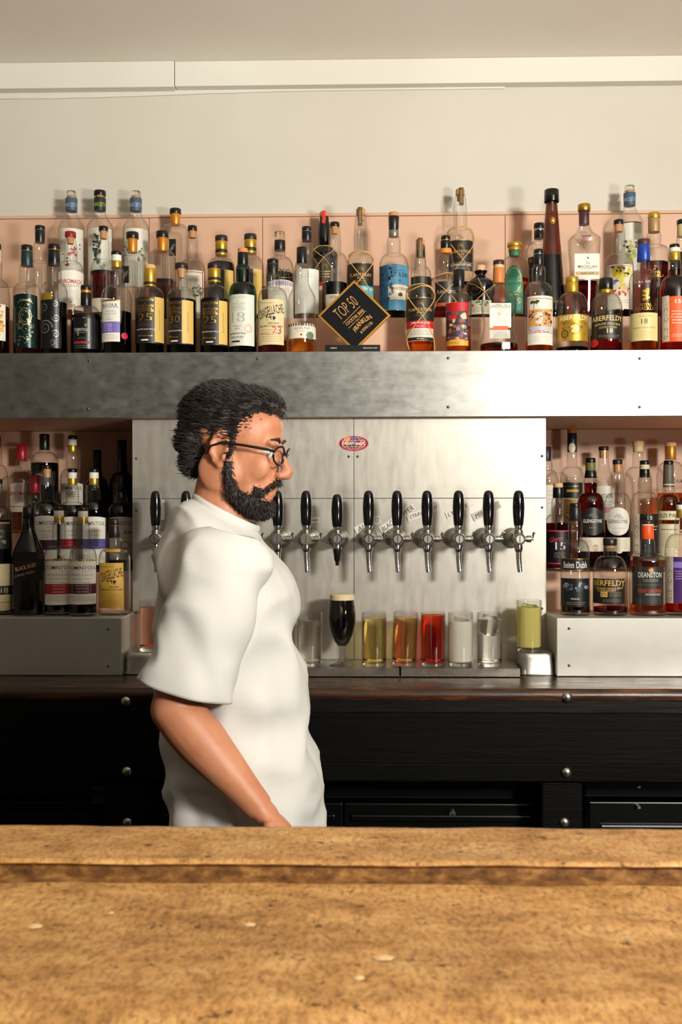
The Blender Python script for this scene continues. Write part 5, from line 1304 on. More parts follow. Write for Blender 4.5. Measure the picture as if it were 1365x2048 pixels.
b.lab(70, 112, 942, 970, M('#151110', 0.5)).txt('HM', 78, 950, 12, 6, M('#a89a84')).flush()
b = B('whisky bottle with a black cap, amber cork and purple-banded label', 94, 54, 'N2', 930, [(930, 938, 18, BLACK), (937.5, 955, 15, CORK, 'in')], 1030, 1002, 18, 0.2, 27, ylip=937, liq=(1036, 'dark'), dy=-0.045)
b.lab(70, 114, 1034, 1124, WHITE, 'dome').txt('TOMINTOUL', 90, 1046, 42, 8, INK, 0.006).lines(92, 112, 1053, 1055, 1, M('#a8957a')).txt('GLENLIVET', 92, 1062, 28, 4, GREY).txt('MALT', 92, 1069, 14, 3.6, M('#b08f62')).txt('WHISKY', 92, 1075, 20, 3.6, M('#b08f62')).band(70, 114, 1080, 1100, M('#3c1430')).flush()
b = B('whisky bottle with a white neck band behind the red-banded label, topmost step', 145, 50, 'N3', 871, tom_caps(871, 18), 966, 938, 18, 0.12, 24, liq=(1000, 'dark'))
b.lab(122, 166, 968, 1010, M('#d3c9b8', 0.5), 'dome').txt('TOMINTOUL', 142, 976, 40, 7, INK, 0.006).lines(126, 160, 982, 996, 3, GREY).flush()
b = B('whisky bottle with a white neck band and crimson-banded label, middle step', 145, 52, 'N2', 937, tom_caps(937, 19), 1034, 1004, 19, 0.10, 25, liq=(1040, 'dark'), dy=0.04)
b.lab(122, 168, 1036, 1130, WHITE, 'dome').txt('TOMINTOUL', 145, 1047, 43, 8, INK, 0.006).txt('GLENLIVET', 145, 1062, 28, 4, GREY).txt('WHISKY', 145, 1070, 20, 3.6, M('#b08f62')).band(122, 168, 1078, 1098, M('#a3202e')).lines(136, 154, 1082, 1092, 2, M('#d9b0b0')).flush()
b = B('whisky bottle with a white neck band and violet-banded label, middle step', 188, 52, 'N2', 937, tom_caps(937, 20), 1030, 1000, 20, 0.12, 27, liq=(1018, 'dark'), dy=-0.042)
b.lab(165, 211, 1036, 1130, WHITE, 'dome').txt('TOMINTOUL', 188, 1047, 43, 8, INK, 0.006).txt('GLENLIVET', 189, 1062, 28, 4, GREY).txt('WHISKY', 189, 1070, 20, 3.6, M('#b08f62')).band(165, 211, 1078, 1098, M('#5f56a0')).lines(184, 202, 1081, 1095, 3, M('#b9b2dc')).flush()
b = B('dark bottle with a tall black capsule in deep shade, topmost step', 194, 48, 'N3', 900, [(900, 938, 18, BLACK, '', 19)], 985, 955, 19, 0, 22, glass='dark', liq=(990, 'dark'))
b = B('dark whisky bottle with a shaded white label beside the splashback', 243, 54, 'N2', 950, [(950, 985, 20, M('#14100f', 0.4), '', 21)], 1034, 1006, 20, 0.1, 26, glass='grey', liq=(1030, 'dark'), dy=0.02)
b.lab(219, 266, 1036, 1120, M('#cfc6b6', 0.5), 'dome').txt('TOMINTOUL', 244, 1047, 43, 8, INK, 0.006).txt('IDH', 257, 1065, 16, 7, INK, 0.01).lines(224, 262, 1072, 1078, 1, GREY).ring(250, 1090, 20, 14, 1.4, M('#7a3a34')).flush()
b = B('dark bottle with black capsule beside the splashback, topmost step', 244, 50, 'N3', 880, [(880, 915, 19, BLACK)], 975, 945, 19, 0, 22, glass='dark', liq=(980, 'dark'))
b = B('clear bottle with red foil at the far end of the shaded niche, topmost step', -8, 46, 'N3', 872, [(872, 895, 19, M('#8c1a1e', 0.4))], 958, 930, 19, 0.1, 23, dy=-0.03)

# ------------------------------------------------------------------ bright niche
b = B('whisky bottle with a black capsule and two black labels, one of snowy mountains', 1151, 58, 'N1', 1006, [(1006, 1015, 21, BLACK), (1014.5, 1042, 22, M('#14110e', 0.4), '', 24)], 1112, 1080, 24, 0.12, 28, liq=(1210, 'brown'))
b.lab(1123, 1179, 1118, 1141, M('#121011', 0.45)).txt('Beinn Dubh', 1151, 1130, 46, 13, M('#dcd8d0'), 0.012).band(1123, 1179, 1117.4, 1118.4, GOLD).band(1123, 1179, 1140, 1141, GOLD)
b.lab(1123, 1179, 1157, 1214, M('#0f1012', 0.4), name='lower_label').blobs(1126, 1176, 1168, 1182, 14, [M('#4a5260'), M('#8a909a'), M('#2a3040')], 7, 5, .6).txt('THE BLACK', 1151, 1198, 18, 2.6, WHITE, 0.01).lines(1130, 1172, 1203, 1210, 2, M('#8a7a50'), 0.9).flush()
b = B('round-shouldered whisky bottle with a dark label marked 15 and clear neck', 1221, 68, 'N1', 1077, [(1077, 1090.5, 27, M('#1c1512', 0.35)), (1090, 1096, 22, M('#b98a4a', 0.5), 'in')], 1150, 1112, 25, 0, 27, ylip=1089, liq=(1214, 'red'))
b.lab(1187, 1250, 1158, 1208, M('#191511', 0.45)).txt('ABERFELDY', 1213, 1166, 66, 11, M('#d6ad54', 0.5), 0.014).txt('HIGHLAND SINGLE MALT', 1217, 1175.5, 56, 4.4, M('#c9a050'), 0.008, arch=-0.4).txt('SCOTCH WHISKY', 1212, 1181, 38, 4.2, M('#c9a050'), 0.008, arch=-0.2).band(1202, 1216, 1183, 1194, M('#c9a050')).txt('15', 1209, 1188.5, 9, 7.5, M('#191511'), 0.012).lines(1219, 1245, 1184, 1194, 4, M('#8a7340'), 0.7).lines(1204, 1243, 1198, 1204, 2, M('#8a7340'), 0.8).flush()
b = B('square-shouldered whisky bottle with an orange neck foil and charcoal label', 1296, 68, 'N1', 1041, [(1041, 1049, 22, M('#3a1518', 0.4)), (1048.5, 1051, 23, WHITE), (1050.5, 1078, 24, M('#e8541a', 0.45), '', 25)], 1124, 1106, 24, 0.05, 28, liq=(1208, 'amber'), sq=2.8)
b.flat = False
b.lab(1265, 1328, 1134, 1211, M('#2b2926', 0.5)).txt('DEANSTON', 1302, 1150, 46, 10.5, M('#e2ded4'), 0.014).blobs(1300, 1306, 1139, 1142, 3, [M('#d9952e')], 5, 3).lines(1285, 1318, 1158, 1164, 2, M('#b9b2a4'), 0.9).lines(1270, 1324, 1168, 1172, 1, M('#6d675c')).txt('STOUT CASK FINISH', 1302, 1182, 46, 7, M('#d8442a'), 0.012).txt("DRAGON'S MILK", 1308, 1189, 30, 4.5, M('#c9c4b8'), 0.01).lines(1270, 1324, 1195, 1206, 3, M('#5d564c')).flush()
b = B('whisky bottle with gold neck foil and a purple label with a white side strip', 1364, 64, 'N1', 1004, [(1004, 1010, 20, BLACK), (1009.5, 1019, 20, WHITE), (1018.5, 1036, 20, GOLDFOIL)], 1106, 1068, 20, 0.12, 27, liq=(1205, 'red'))
glencadam(b, 1333, 1392, 1114, 1206, M('#4c2464', 0.5), None).band(1347.5, 1385, 1124, 1136, M('#8d78c0')).lines(1350, 1380, 1140, 1160, 4, M('#b9a0d0'), 1.4).flush()
b = B('pinkish whisky bottle with a black label in pink script beside the splashback', 1117, 52, 'N2', 966, [(966, 975.5, 19, WOODCAP), (975, 996, 20, BLACK, '', 21)], 1052, 1028, 20, 0.18, 25, liq=(1046, 'red'))
b.lab(1095, 1139, 1062, 1130, M('#121012', 0.45)).band(1095, 1139, 1061, 1063, PINK).txt('Glenn', 1112, 1078, 26, 10, PINK, 0.004, rot=12, shear=0.3).txt('15', 1122, 1092, 20, 15, WHITE, 0.006).lines(1108, 1132, 1104, 1116, 3, M('#9a9488')).band(1095, 1139, 1126, 1128, PINK).flush()
b = B('deep red whisky bottle with a black oval label and olive neck band', 1182, 54, 'N2', 916, [(916, 926, 19.5, BLACK), (925.5, 942, 20, M('#6d6a2c', 0.5)), (941.5, 956, 21, BLACK, '', 25)], 1012, 986, 22, 0.15, 26, liq=(966, 'red'))
b.lab(1162, 1208, 1015, 1071, M('#1d1b1b', 0.4), 'oval').txt('GLENGOYNE', 1187, 1042, 37, 7, M('#dcd6c8'), 0.012).blobs(1176, 1196, 1028, 1034, 6, [M('#5d5954')], 5, 3, .6).lines(1178, 1194, 1053, 1058, 1, M('#c9774a')).lab(1160, 1208, 1075, 1103, M('#d3c7b2', 0.5), name='lower_label').ring(1192, 1096, 12, 14, 6, M('#a8907a')).lines(1163, 1184, 1079, 1096, 4, M('#a89c88'), 0.7).flush()
b = B('clear-necked whisky bottle with a white oval label and dark cap', 1236, 52, 'N2', 919, [(919, 928.5, 19, M('#1c1a18', 0.4)), (928, 945, 15, CORK, 'in')], 1012, 986, 18, 0.25, 25, ylip=927, liq=(1040, 'brown'))
b.lab(1214, 1260, 1015, 1071, M('#d9d5c8', 0.5), 'oval').txt('GLENGOYNE', 1237, 1043, 38, 7, M('#4a4640'), 0.008).blobs(1226, 1248, 1030, 1036, 6, [M('#b5b0a4')], 5, 3, .6).lines(1224, 1250, 1055, 1058, 1, GREY).lab(1212, 1261, 1075, 1103, M('#d9cfba', 0.5), name='lower_label').lines(1215, 1258, 1079, 1098, 4, M('#b3a894'), 0.7).ring(1240, 1099, 14, 16, 7, M('#d9cfba')).flush()
b = B('whisky bottle with a black label marked 15 and a cream side strip', 1290, 56, 'N2', 921, [(921, 930, 18.5, BLACK), (929.5, 939, 19, M('#cfc6a6', 0.5)), (938.5, 955, 19.5, BLACK, '', 20)], 1012, 984, 19, 0.08, 26, liq=(1100, 'amber'))
glencadam(b, 1266, 1317, 1028, 1113, M('#131111', 0.45), None).txt('15', 1301, 1036, 10, 7, WHITE, 0.012).lines(1282, 1315, 1050, 1062, 2, M('#c9c2b4'), 1.6).flush()
b = B('whisky bottle with grey foil, olive spirit and a cream label', 1338, 50, 'N2', 921, [(921, 930, 18.5, BLACK), (929.5, 974, 19.5, M('#5d5646', 0.5), '', 22), (968, 971, 22, M('#c9bf9c', 0.5))], 1016, 990, 21, 0.05, 24, liq=(988, 'olive'))
b.lab(1317, 1360, 1022, 1040, M('#d6c9a6', 0.5)).txt('OLD PAR', 1336, 1031, 38, 8, INK, 0.012).lab(1317, 1360, 1048, 1120, M('#d3c6a4', 0.5), name='lower_label').lines(1321, 1356, 1056, 1062, 1, INK, 1.4).lines(1321, 1356, 1066, 1096, 7, M('#8d8060'), 0.8).flush()
b = B('whisky bottle with orange cap, navy foil and a cream neck tag', 1145, 48, 'N3', 857, [(857, 866.5, 19, M('#c9702c', 0.5)), (866, 904, 18.5, NAVY, '', 19)], 962, 934, 18, 0.0, 21, dy=0.01)
b.need(); b.LR = 9.8 * b.k; b.band(1138, 1152, 886, 905, M('#d6c9a0', 0.5), 'oval'); b.flush(); b.LR = None
b.lab(1124, 1166, 965, 996, M('#17181c', 0.45)).lines(1128, 1158, 970, 975, 1, GOLD, 1.4).band(1134, 1158, 979, 984, M('#c9963c')).lab(1128, 1166, 997, 1060, M('#c9a35c', 0.5), name='lower_label').txt('OBAN', 1144, 1002, 24, 6, INK, 0.008).lines(1132, 1162, 1010, 1040, 5, M('#7a5f30')).flush()
b = B('whisky bottle with dark blue capsule half hidden by the splashback edge', 1094, 46, 'N3', 893, [(893, 922, 18, M('#1c1a2c', 0.4))], 968, 940, 18, 0.15, 22)
b.lab(1073, 1112, 970, 1050, M('#d9d2c0', 0.5)).lines(1096, 1110, 978, 1010, 4, GREY).flush()
b = B('clear bottle with black cap and a white label lettered DEAN', 1208, 46, 'N3', 893, [(893, 901, 20, M('#1c1614', 0.4)), (900.5, 916, 16, CORK, 'in')], 978, 926, 19, 0, 21, ylip=900, sh='slope')
b.lab(1188, 1230, 974, 1040, M('#dcd6c8', 0.5), 'dome').txt('DEANSTON', 1206, 992, 38, 8.5, INK, 0.012).lines(1192, 1226, 1000, 1020, 3, GREY).band(1206, 1228, 1014, 1026, M('#c98a9a')).flush()
b = B('clear round-shouldered bottle with a pale wooden stopper', 1277, 54, 'N3', 882, [(882, 893, 22, WOODCAP), (892.5, 904, 20, M('#d6b78a', 0.6))], 966, 934, 20, 0, 22, glass='clear')
b = B('round-shouldered bottle with wooden cap, copper foil and amber spirit', 1342, 54, 'N3', 885, [(885, 893, 22, WOODCAP), (892.5, 919, 22, M('#c9883a', 0.4, 0.6))], 956, 924, 20, 0, 23, liq=(986, 'amber'))
b.need(); b.txt('DALM', 1358, 962, 18, 8, M('#3a2a1c'), 0.01).lines(1344, 1364, 970, 978, 2, M('#4a3824')).flush()

# ------------------------------------------------------------------ award plaque
def plaque():
    Yq = 2.925; k = Yq / F
    p = P(709, 697, Yq)
    t = thing('award_plaque', 'black and gold diamond award plaque reading top 50 cocktail bars', 'plaque', (p.x, Yq, z_t1))
    zr = lambda y: P(709, y, Yq).z - z_t1
    q = MB()
    zt = zr(691); a = P(651, 696, Yq).x - p.x; b_ = P(761, 696, Yq).x - p.x
    q.box(a, b_, -0.012, 0.012, 0.0, zt, M('#0c0b0b', 0.3)); st = q.build('stand', t, bevel=0.0012)
    q = MB()
    for tx, x, w in (('POWERED BY', 668, 13), ('National Bars Guide', 741, 28)):
        tv, tf = text_geo(tx, 0.01); cx = P(x, 696, Yq - 0.012).x - p.x; cz = zr(697.2)
        q.add([(cx + u * w * k, -0.0123, cz + v * 2.4 * k) for u, v in tv], tf, WHITE)
    q.build('stand_lettering', st, smooth=False, weld=False)
    cx = P(709, 632, Yq).x - p.x; cz = zr(632)
    hw, hh = 73 * k, 71 * k
    cut = zt - cz
    def dia(s, y0, y1, mat, nm, parent):
        f = min(1.0, (cut + 0.0002) / (-hh * s)) if -hh * s < cut else 1.0
        pts = [(-hw * s, 0), (0, hh * s), (hw * s, 0)]
        zc_ = max(-hh * s, cut)
        if -hh * s < cut:
            e = hw * s * (1 - abs(cut) / (hh * s)); pts += [(e, cut), (-e, cut)]
        else: pts += [(0, -hh * s)]
        n = len(pts); vs = [(cx + x, y0, cz + z) for x, z in pts] + [(cx + x, y1, cz + z) for x, z in pts]
        fs = [tuple(range(n)), tuple(range(2 * n - 1, n - 1, -1))] + [(i, n + i, n + (i + 1) % n, (i + 1) % n) for i in range(n)]
        q = MB(); q.add(vs, fs, mat); return q.build(nm, parent, smooth=False)
    dia(1.0, -0.004, 0.010, M('#b87f22', 0.35, 0.7), 'gold_edge', t)
    dia(0.945, -0.0045, -0.0040, M('#e0b060', 0.3, 0.8), 'bevel_line', t)
    fc = dia(0.925, -0.0050, -0.0044, M('#080808', 0.6, 0, 0.15), 'face', t)
    q = MB(); GT_ = M('#cf9a52', 0.4, 0.3); ang = math.radians(41); c, s_ = math.cos(ang), math.sin(ang)
    def put(tx, px, py, w, h, bold=0.0, arch=0.0):
        tv, tf = text_geo(tx, bold); ox = P(px, py, Yq).x - p.x; oz = zr(py)
        q.add([(ox + (u * w * c - (v * h + arch * h * (0.25 - u * u) * 4) * s_) * k, -0.0053, oz + (u * w * s_ + (v * h + arch * h * (0.25 - u * u) * 4) * c) * k) for u, v in tv], tf, GT_)
    def bar(x0, y0, x1, y1, th):
        A = Vector((P(x0, y0, Yq).x - p.x, 0, zr(y0))); B_ = Vector((P(x1, y1, Yq).x - p.x, 0, zr(y1))); n = (B_ - A).normalized(); o = Vector((-n.z, 0, n.x)) * th * k / 2
        q.add([(v.x, -0.0053, v.z) for v in (A - o, B_ - o, B_ + o, A + o)], [(0, 1, 2, 3)], GT_)
    put('TOP 50', 692, 616, 50, 24, -0.012); put('COCKTAIL BARS', 710, 635, 46, 6.5, 0.016); put('2025', 715.5, 640.5, 9, 3.4, 0.0); put('FRANKLIN', 726, 648, 44, 9.5, 0.016, 0.45); put('& SONS LTD', 733.5, 656, 31, 6, 0.014, 0.15)
    bar(687, 647, 721, 613, 1.0); bar(698, 657, 710, 644.5, 1.0); bar(719.5, 635.5, 732, 622.5, 1.0)
    q.build('gold_lettering', fc, smooth=False, weld=False)
plaque()

# ================================================================== THE BARTENDER
def remesh(q, name, parent, voxel, smooth_it=4, disp=None):
    o = q.build(name, None, weld=False)
    md = o.modifiers.new('r', 'REMESH'); md.mode = 'VOXEL'; md.voxel_size = voxel; md.use_smooth_shade = True
    sm = o.modifiers.new('s', 'SMOOTH'); sm.iterations = smooth_it; sm.factor = 0.5
    dg = bpy.context.evaluated_depsgraph_get()
    me = bpy.data.meshes.new_from_object(o.evaluated_get(dg))
    o.modifiers.clear(); old = o.data; o.data = me; bpy.data.meshes.remove(old)
    if disp:
        amp, sc, sub = disp
        me.update()
        nn = [v.normal.copy() for v in me.vertices]
        for v, n_ in zip(me.vertices, nn):
            v.co += n_ * (amp * noise.fractal(Vector((v.co.x * sc[0], v.co.y * sc[1], v.co.z * sc[2])), 1.0, 2.0, 3) + sub)
    me.materials.clear()
    for m_ in q.mats: me.materials.append(m_)
    me.polygons.foreach_set('use_smooth', [True] * len(me.polygons)); me.polygons.foreach_set('material_index', [0] * len(me.polygons))
    o.name = name
    if parent: o.parent = parent
    return o
ms, nt, bs, out = node_mat('skin')
v1 = mapped(nt, (1, 1, 1))
nt.links.new(ramp(nt, noise_tex(nt, v1, 14, 4), [(0.3, rgb('#b5714f')), (0.7, rgb('#c98a66'))]), bs.inputs['Base Color'])
bs.inputs['Roughness'].default_value = 0.5
bs.inputs['Subsurface Weight'].default_value = 0.12; bs.inputs['Subsurface Radius'].default_value = (0.012, 0.005, 0.003)
SKIN = ms
mh, nt, bs, out = node_mat('dark_hair')
nt.links.new(ramp(nt, noise_tex(nt, mapped(nt, (60, 60, 12)), 8, 4), [(0.3, rgb('#0d0907')), (0.7, rgb('#2a1c14'))]), bs.inputs['Base Color'])
bs.inputs['Roughness'].default_value = 0.45; bump(nt, bs, noise_tex(nt, mapped(nt, (160, 160, 30)), 6, 3), 0.6, 0.003)
HAIR = mh
mt_, nt, bs, out = node_mat('white_cotton')
nt.links.new(ramp(nt, noise_tex(nt, mapped(nt, (1, 1, 1)), 5, 3), [(0.3, rgb('#cbc9c3')), (0.7, rgb('#d6d4ce'))]), bs.inputs['Base Color'])
bs.inputs['Roughness'].default_value = 0.85; bump(nt, bs, noise_tex(nt, mapped(nt, (1, 1, 1)), 420, 2), 0.15, 0.0008)
SHIRT = mt_
TROUS = M('#24252a', 0.8); SHOE = M('#141211', 0.5)

YP = 2.0
root_xy = P(480, 1024, YP)
person = thing('person', 'person with dark hair, beard and glasses in a long white t-shirt walking behind the bar', 'person', (root_xy.x, YP, 0.0))
off = Vector((root_xy.x, YP, 0.0))
def W(px, py, Y=YP): return P(px, py, Y) - off

# ---- head frame: x forward (to the right), y left, z up; bowed a little
hc = W(470, 903)
HR = Matrix.Rotation(math.radians(-8), 3, 'Z') @ Matrix.Rotation(math.radians(9), 3, 'Y')
hd = lambda x, y, z: hc + HR @ Vector((x, y, z))
q = MB()
def he(c, r, rot=None): q.ell(hd(*c), r, SKIN, HR @ (rot if rot is not None else Matrix.Identity(3)), 20, 14)
he((-0.018, 0, 0.047), (0.098, 0.077, 0.080))
he((0.020, 0, 0.040), (0.072, 0.070, 0.072))
he((0.030, 0, -0.020), (0.060, 0.060, 0.082))
he((0.038, 0, -0.072), (0.052, 0.050, 0.040))
he((0.072, 0, -0.102), (0.021, 0.024, 0.017))
he((0.062, 0, 0.058), (0.028, 0.052, 0.034))
for sg in (-1, 1):
    he((0.082, sg * 0.026, 0.026), (0.012, 0.026, 0.0085))
    he((0.056, sg * 0.040, -0.022), (0.032, 0.017, 0.030))
    he((0.102, sg * 0.0115, -0.034), (0.011, 0.0085, 0.0085))
    he((-0.010, sg * 0.055, -0.040), (0.045, 0.015, 0.045))
    # ear: helix ring and lobe
    for k_ in range(9):
        a = math.radians(-60 + k_ * 35)
        he((-0.012 - 0.016 * math.cos(a) + 0.002, sg * (0.0775 + 0.004 * math.sin(k_)), 0.002 + 0.028 * math.sin(a)), (0.0060, 0.0055, 0.0085))
    he((-0.010, sg * 0.073, 0.0), (0.014, 0.007, 0.024)); he((-0.006, sg * 0.0765, -0.030), (0.0075, 0.005, 0.009))
q.tube([hd(0.084, 0, 0.022), hd(0.095, 0, 0.006), hd(0.108, 0, -0.014), hd(0.117, 0, -0.029)], [0.0085, 0.009, 0.0105, 0.0115], SKIN, 14)
q.ell(hd(0.112, 0, -0.032), (0.012, 0.012, 0.0095), SKIN, HR)
he((0.088, 0, -0.060), (0.012, 0.023, 0.0058)); he((0.085, 0, -0.0725), (0.012, 0.020, 0.0062)); he((0.082, 0, -0.050), (0.012, 0.026, 0.012)); he((0.078, 0, -0.084), (0.014, 0.022, 0.010))
# neck, shoulders, trunk
q.tube([hd(-0.010, 0, -0.045), hd(-0.016, 0, -0.095), W(446, 1035), W(440, 1085)], [0.056, 0.054, 0.056, 0.060], SKIN, 20)
q.tube([W(445, 1090), W(450, 1160), W(458, 1260), W(468, 1380), W(474, 1480), W(476, 1560)], [0.065, 0.098, 0.105, 0.105, 0.108, 0.115], SKIN, 24)
for sg in (-1, 1): q.tube([W(444, 1092) , W(440, 1115) + Vector((0, sg * 0.10, 0)), W(436, 1135) + Vector((0, sg * 0.16, 0))], [0.05, 0.05, 0.05], SKIN, 18)
# near (right) arm, swung forward; far arm mostly behind the trunk
def arm(sh, el, wr, hand_dir, sgn):
    sh, el, wr = Vector(sh), Vector(el), Vector(wr)
    u = (el - sh)
    q.tube([sh, sh + u * 0.25, sh + u * 0.6, sh + u * 0.9, el], [0.048, 0.050, 0.048, 0.043, 0.041], SKIN, 18)
    f = wr - el
    q.ell(el, (0.042, 0.042, 0.042), SKIN)
    q.tube([el - f * 0.02, el + f * 0.15, el + f * 0.32, el + f * 0.6, el + f * 0.85, wr], [0.041, 0.046, 0.046, 0.038, 0.030, 0.027], SKIN, 18)
    d = Vector(hand_dir).normalized(); side = Vector((0, 1, 0)); nrm = d.cross(side).normalized()
    palm = wr + d * 0.045
    Rm = Matrix((d, side, nrm)).transposed()
    q.ell(palm, (0.052, 0.040, 0.016), SKIN, Rm, 18, 12)
    q.ell(wr + d * 0.012, (0.03, 0.029, 0.022), SKIN, Rm)
    for i, (oy, L) in enumerate(((-0.030, 0.070), (-0.010, 0.080), (0.010, 0.076), (0.029, 0.060))):
        b0 = wr + d * 0.085 + side * oy; cu = nrm * -1
        p1 = b0 + d * L * 0.42 + cu * 0.006; p2 = p1 + d * L * 0.30 + cu * 0.018; p3 = p2 + d * L * 0.18 + cu * 0.022
        q.tube([b0 - d * 0.02, b0, p1, p2, p3], [0.0095, 0.0095, 0.0088, 0.0082, 0.0070], SKIN, 10)
        q.ell(p3, (0.007, 0.007, 0.007), SKIN)
    ts = -sgn
    b0 = wr + d * 0.025 + side * 0.030 * ts
    q.tube([b0, b0 + d * 0.025 + side * 0.020 * ts - nrm * 0.008, b0 + d * 0.052 + side * 0.027 * ts - nrm * 0.016, b0 + d * 0.070 + side * 0.026 * ts - nrm * 0.022], [0.013, 0.0115, 0.0098, 0.008], SKIN, 10)
S1, E1, W1 = W(432, 1112, 1.83), W(348, 1418, 1.765), W(520, 1618, 1.75)
arm(S1, E1, W1, (0.72, 0.0, -0.69), 1)
S2, E2, W2 = W(432, 1112, 2.18), W(470, 1400, 2.25), W(545, 1580, 2.2)
arm(S2, E2, W2, (0.55, 0.0, -0.83), -1)
# legs: mid-stride
for sg, kx, fx in ((-1, 0.06, 0.20), (1, -0.02, -0.26)):
    hp = Vector((W(476, 1560).x, sg * 0.085, 0.80)); kn = Vector((hp.x + kx + fx * 0.4, sg * 0.09, 0.46)); an = Vector((hp.x + fx, sg * 0.09, 0.085))
    q.tube([hp, hp.lerp(kn, 0.5), kn, kn.lerp(an, 0.35), an], [0.10, 0.080, 0.055, 0.055, 0.036], SKIN, 18)
    q.tube([an + Vector((-0.04, 0, -0.045)), an + Vector((0.03, 0, -0.035)), an + Vector((0.14, 0, -0.055))], [0.035, 0.042, 0.03], SKIN, 14)
body = remesh(q, 'body', person, 0.0040, 5)

# ---- eyes and glasses
q = MB(); IRIS = M('#2c1c12', 0.2)
for sg in (-1, 1):
    q.ell(hd(0.074, sg * 0.031, 0.006), (0.0135, 0.0135, 0.0125), M('#d8d0c4', 0.2), HR, 16, 10); q.ell(hd(0.0835, sg * 0.031, 0.005), (0.0048, 0.006, 0.006), IRIS, HR, 12, 8)
q.build('eyes', person)
FR = M('#0e0c0b', 0.3)
gl = MB()
for sg in (-1, 1):
    ring = []
    for i in range(25):
        a = 2 * PI * i / 24
        ring.append(hd(0.104 - 0.010 * abs(math.cos(a)) * (1 if math.cos(a) > 0 else 0), sg * (0.034 + 0.024 * math.cos(a)), 0.004 + 0.0185 * math.sin(a)))
    gl.tube(ring, 0.0022, FR, 8, cap=False)
    gl.tube([hd(0.096, sg * 0.058, 0.010), hd(0.085, sg * 0.070, 0.012), hd(0.040, sg * 0.0815, 0.013), hd(-0.005, sg * 0.0835, 0.012), hd(-0.026, sg * 0.0835, 0.002), hd(-0.034, sg * 0.081, -0.016)], [0.0024, 0.0030, 0.0028, 0.0026, 0.0022, 0.0020], FR, 8)
gl.tube([hd(0.104, -0.011, 0.010), hd(0.107, 0, 0.013), hd(0.104, 0.011, 0.010)], 0.0020, FR, 8)
go = gl.build('glasses', person)
for sg in (-1, 1):
    qq = MB(); vs = [hd(0.1005, sg * 0.034, 0.004)] + [hd(0.1035 - 0.008 * max(0, math.cos(2 * PI * i / 20)), sg * (0.034 + 0.023 * math.cos(2 * PI * i / 20)), 0.004 + 0.0175 * math.sin(2 * PI * i / 20)) for i in range(20)]
    qq.add(vs, [(0, i + 1, (i + 1) % 20 + 1) for i in range(20)], GLASS['tumbler']); qq.build('lens', go)
# ---- hair and beard
def strands(o, n, L, flow, lift, seed, name, ok):
    rnd = random.Random(seed); me = o.data; me.update()
    polys = [p for p in me.polygons]; fl = HR @ Vector(flow)
    vs = []; fs = []
    for i in range(n):
        p = polys[rnd.randrange(len(polys))]; c = p.center; nn = p.normal
        t = fl - nn * fl.dot(nn)
        if t.length < 0.05: t = nn.orthogonal()
        t.normalize(); t = (t + Vector((rnd.uniform(-.35, .35), rnd.uniform(-.35, .35), rnd.uniform(-.35, .35)))).normalized()
        s_ = t.cross(nn).normalized(); l_ = L * rnd.uniform(0.5, 1.15); w_ = 0.0011
        a = c - nn * 0.002; b_ = c + t * l_ * 0.5 + nn * l_ * lift * 0.42; d = c + t * l_ + nn * l_ * lift * 0.35
        k_ = len(vs)
        vs += [a - s_ * w_, a + s_ * w_, a + nn * w_ * 1.5, b_ - s_ * w_ * .8, b_ + s_ * w_ * .8, b_ + nn * w_, d]
        fs += [(k_, k_ + 1, k_ + 4, k_ + 3), (k_ + 1, k_ + 2, k_ + 5, k_ + 4), (k_ + 2, k_, k_ + 3, k_ + 5), (k_ + 3, k_ + 4, k_ + 6), (k_ + 4, k_ + 5, k_ + 6), (k_ + 5, k_ + 3, k_ + 6)]
    m_ = MB(); m_.add(vs, fs, HAIR); so_ = m_.build(name, o, weld=False); so_['kind'] = 'stuff'
    return so_
q = MB()
def hh_(c, r): q.ell(hd(*c), r, HAIR, HR, 22, 14)
hh_((-0.026, 0, 0.060), (0.100, 0.083, 0.080)); hh_((0.020, 0, 0.098), (0.070, 0.066, 0.038)); hh_((0.052, 0, 0.096), (0.040, 0.052, 0.026)); hh_((-0.072, 0, 0.015), (0.052, 0.070, 0.060))
hh_((-0.080, 0, -0.030), (0.030, 0.052, 0.035))
for sg in (-1, 1): hh_((-0.006, sg * 0.066, 0.040), (0.032, 0.014, 0.040)); hh_((0.012, sg * 0.072, 0.010), (0.010, 0.007, 0.030))
hair = remesh(q, 'hair', person, 0.0050, 4, (0.0028, (40, 40, 40), -0.003))
strands(hair, 6500, 0.021, (-0.8, 0, 0.0), 0.34, 11, 'strands', lambda p: True)
q = MB()
hh_((0.070, 0, -0.104), (0.030, 0.034, 0.024)); hh_((0.045, 0, -0.108), (0.045, 0.046, 0.020))
for sg in (-1, 1):
    q.tube([hd(0.010, sg * 0.071, -0.020), hd(0.012, sg * 0.066, -0.055), hd(0.026, sg * 0.055, -0.085), hd(0.055, sg * 0.036, -0.100), hd(0.074, sg * 0.014, -0.106)], [0.008, 0.012, 0.016, 0.020, 0.022], HAIR, 12)
    q.tube([hd(0.060, sg * 0.044, -0.072), hd(0.078, sg * 0.030, -0.074), hd(0.084, sg * 0.026, -0.062), hd(0.0985, sg * 0.012, -0.048), hd(0.100, 0, -0.047)], [0.012, 0.008, 0.006, 0.0062, 0.006], HAIR, 10)
beard = remesh(q, 'beard', person, 0.0040, 3, (0.0020, (60, 60, 60), -0.0015))
strands(beard, 2600, 0.011, (0.15, 0, -0.9), 0.75, 12, 'strands', lambda p: True)
q = MB()
for sg in (-1, 1): q.tube([hd(0.092, sg * 0.012, 0.031), hd(0.0925, sg * 0.028, 0.036), hd(0.082, sg * 0.046, 0.032)], [0.003, 0.0036, 0.002], HAIR, 8)
q.build('eyebrows', person)

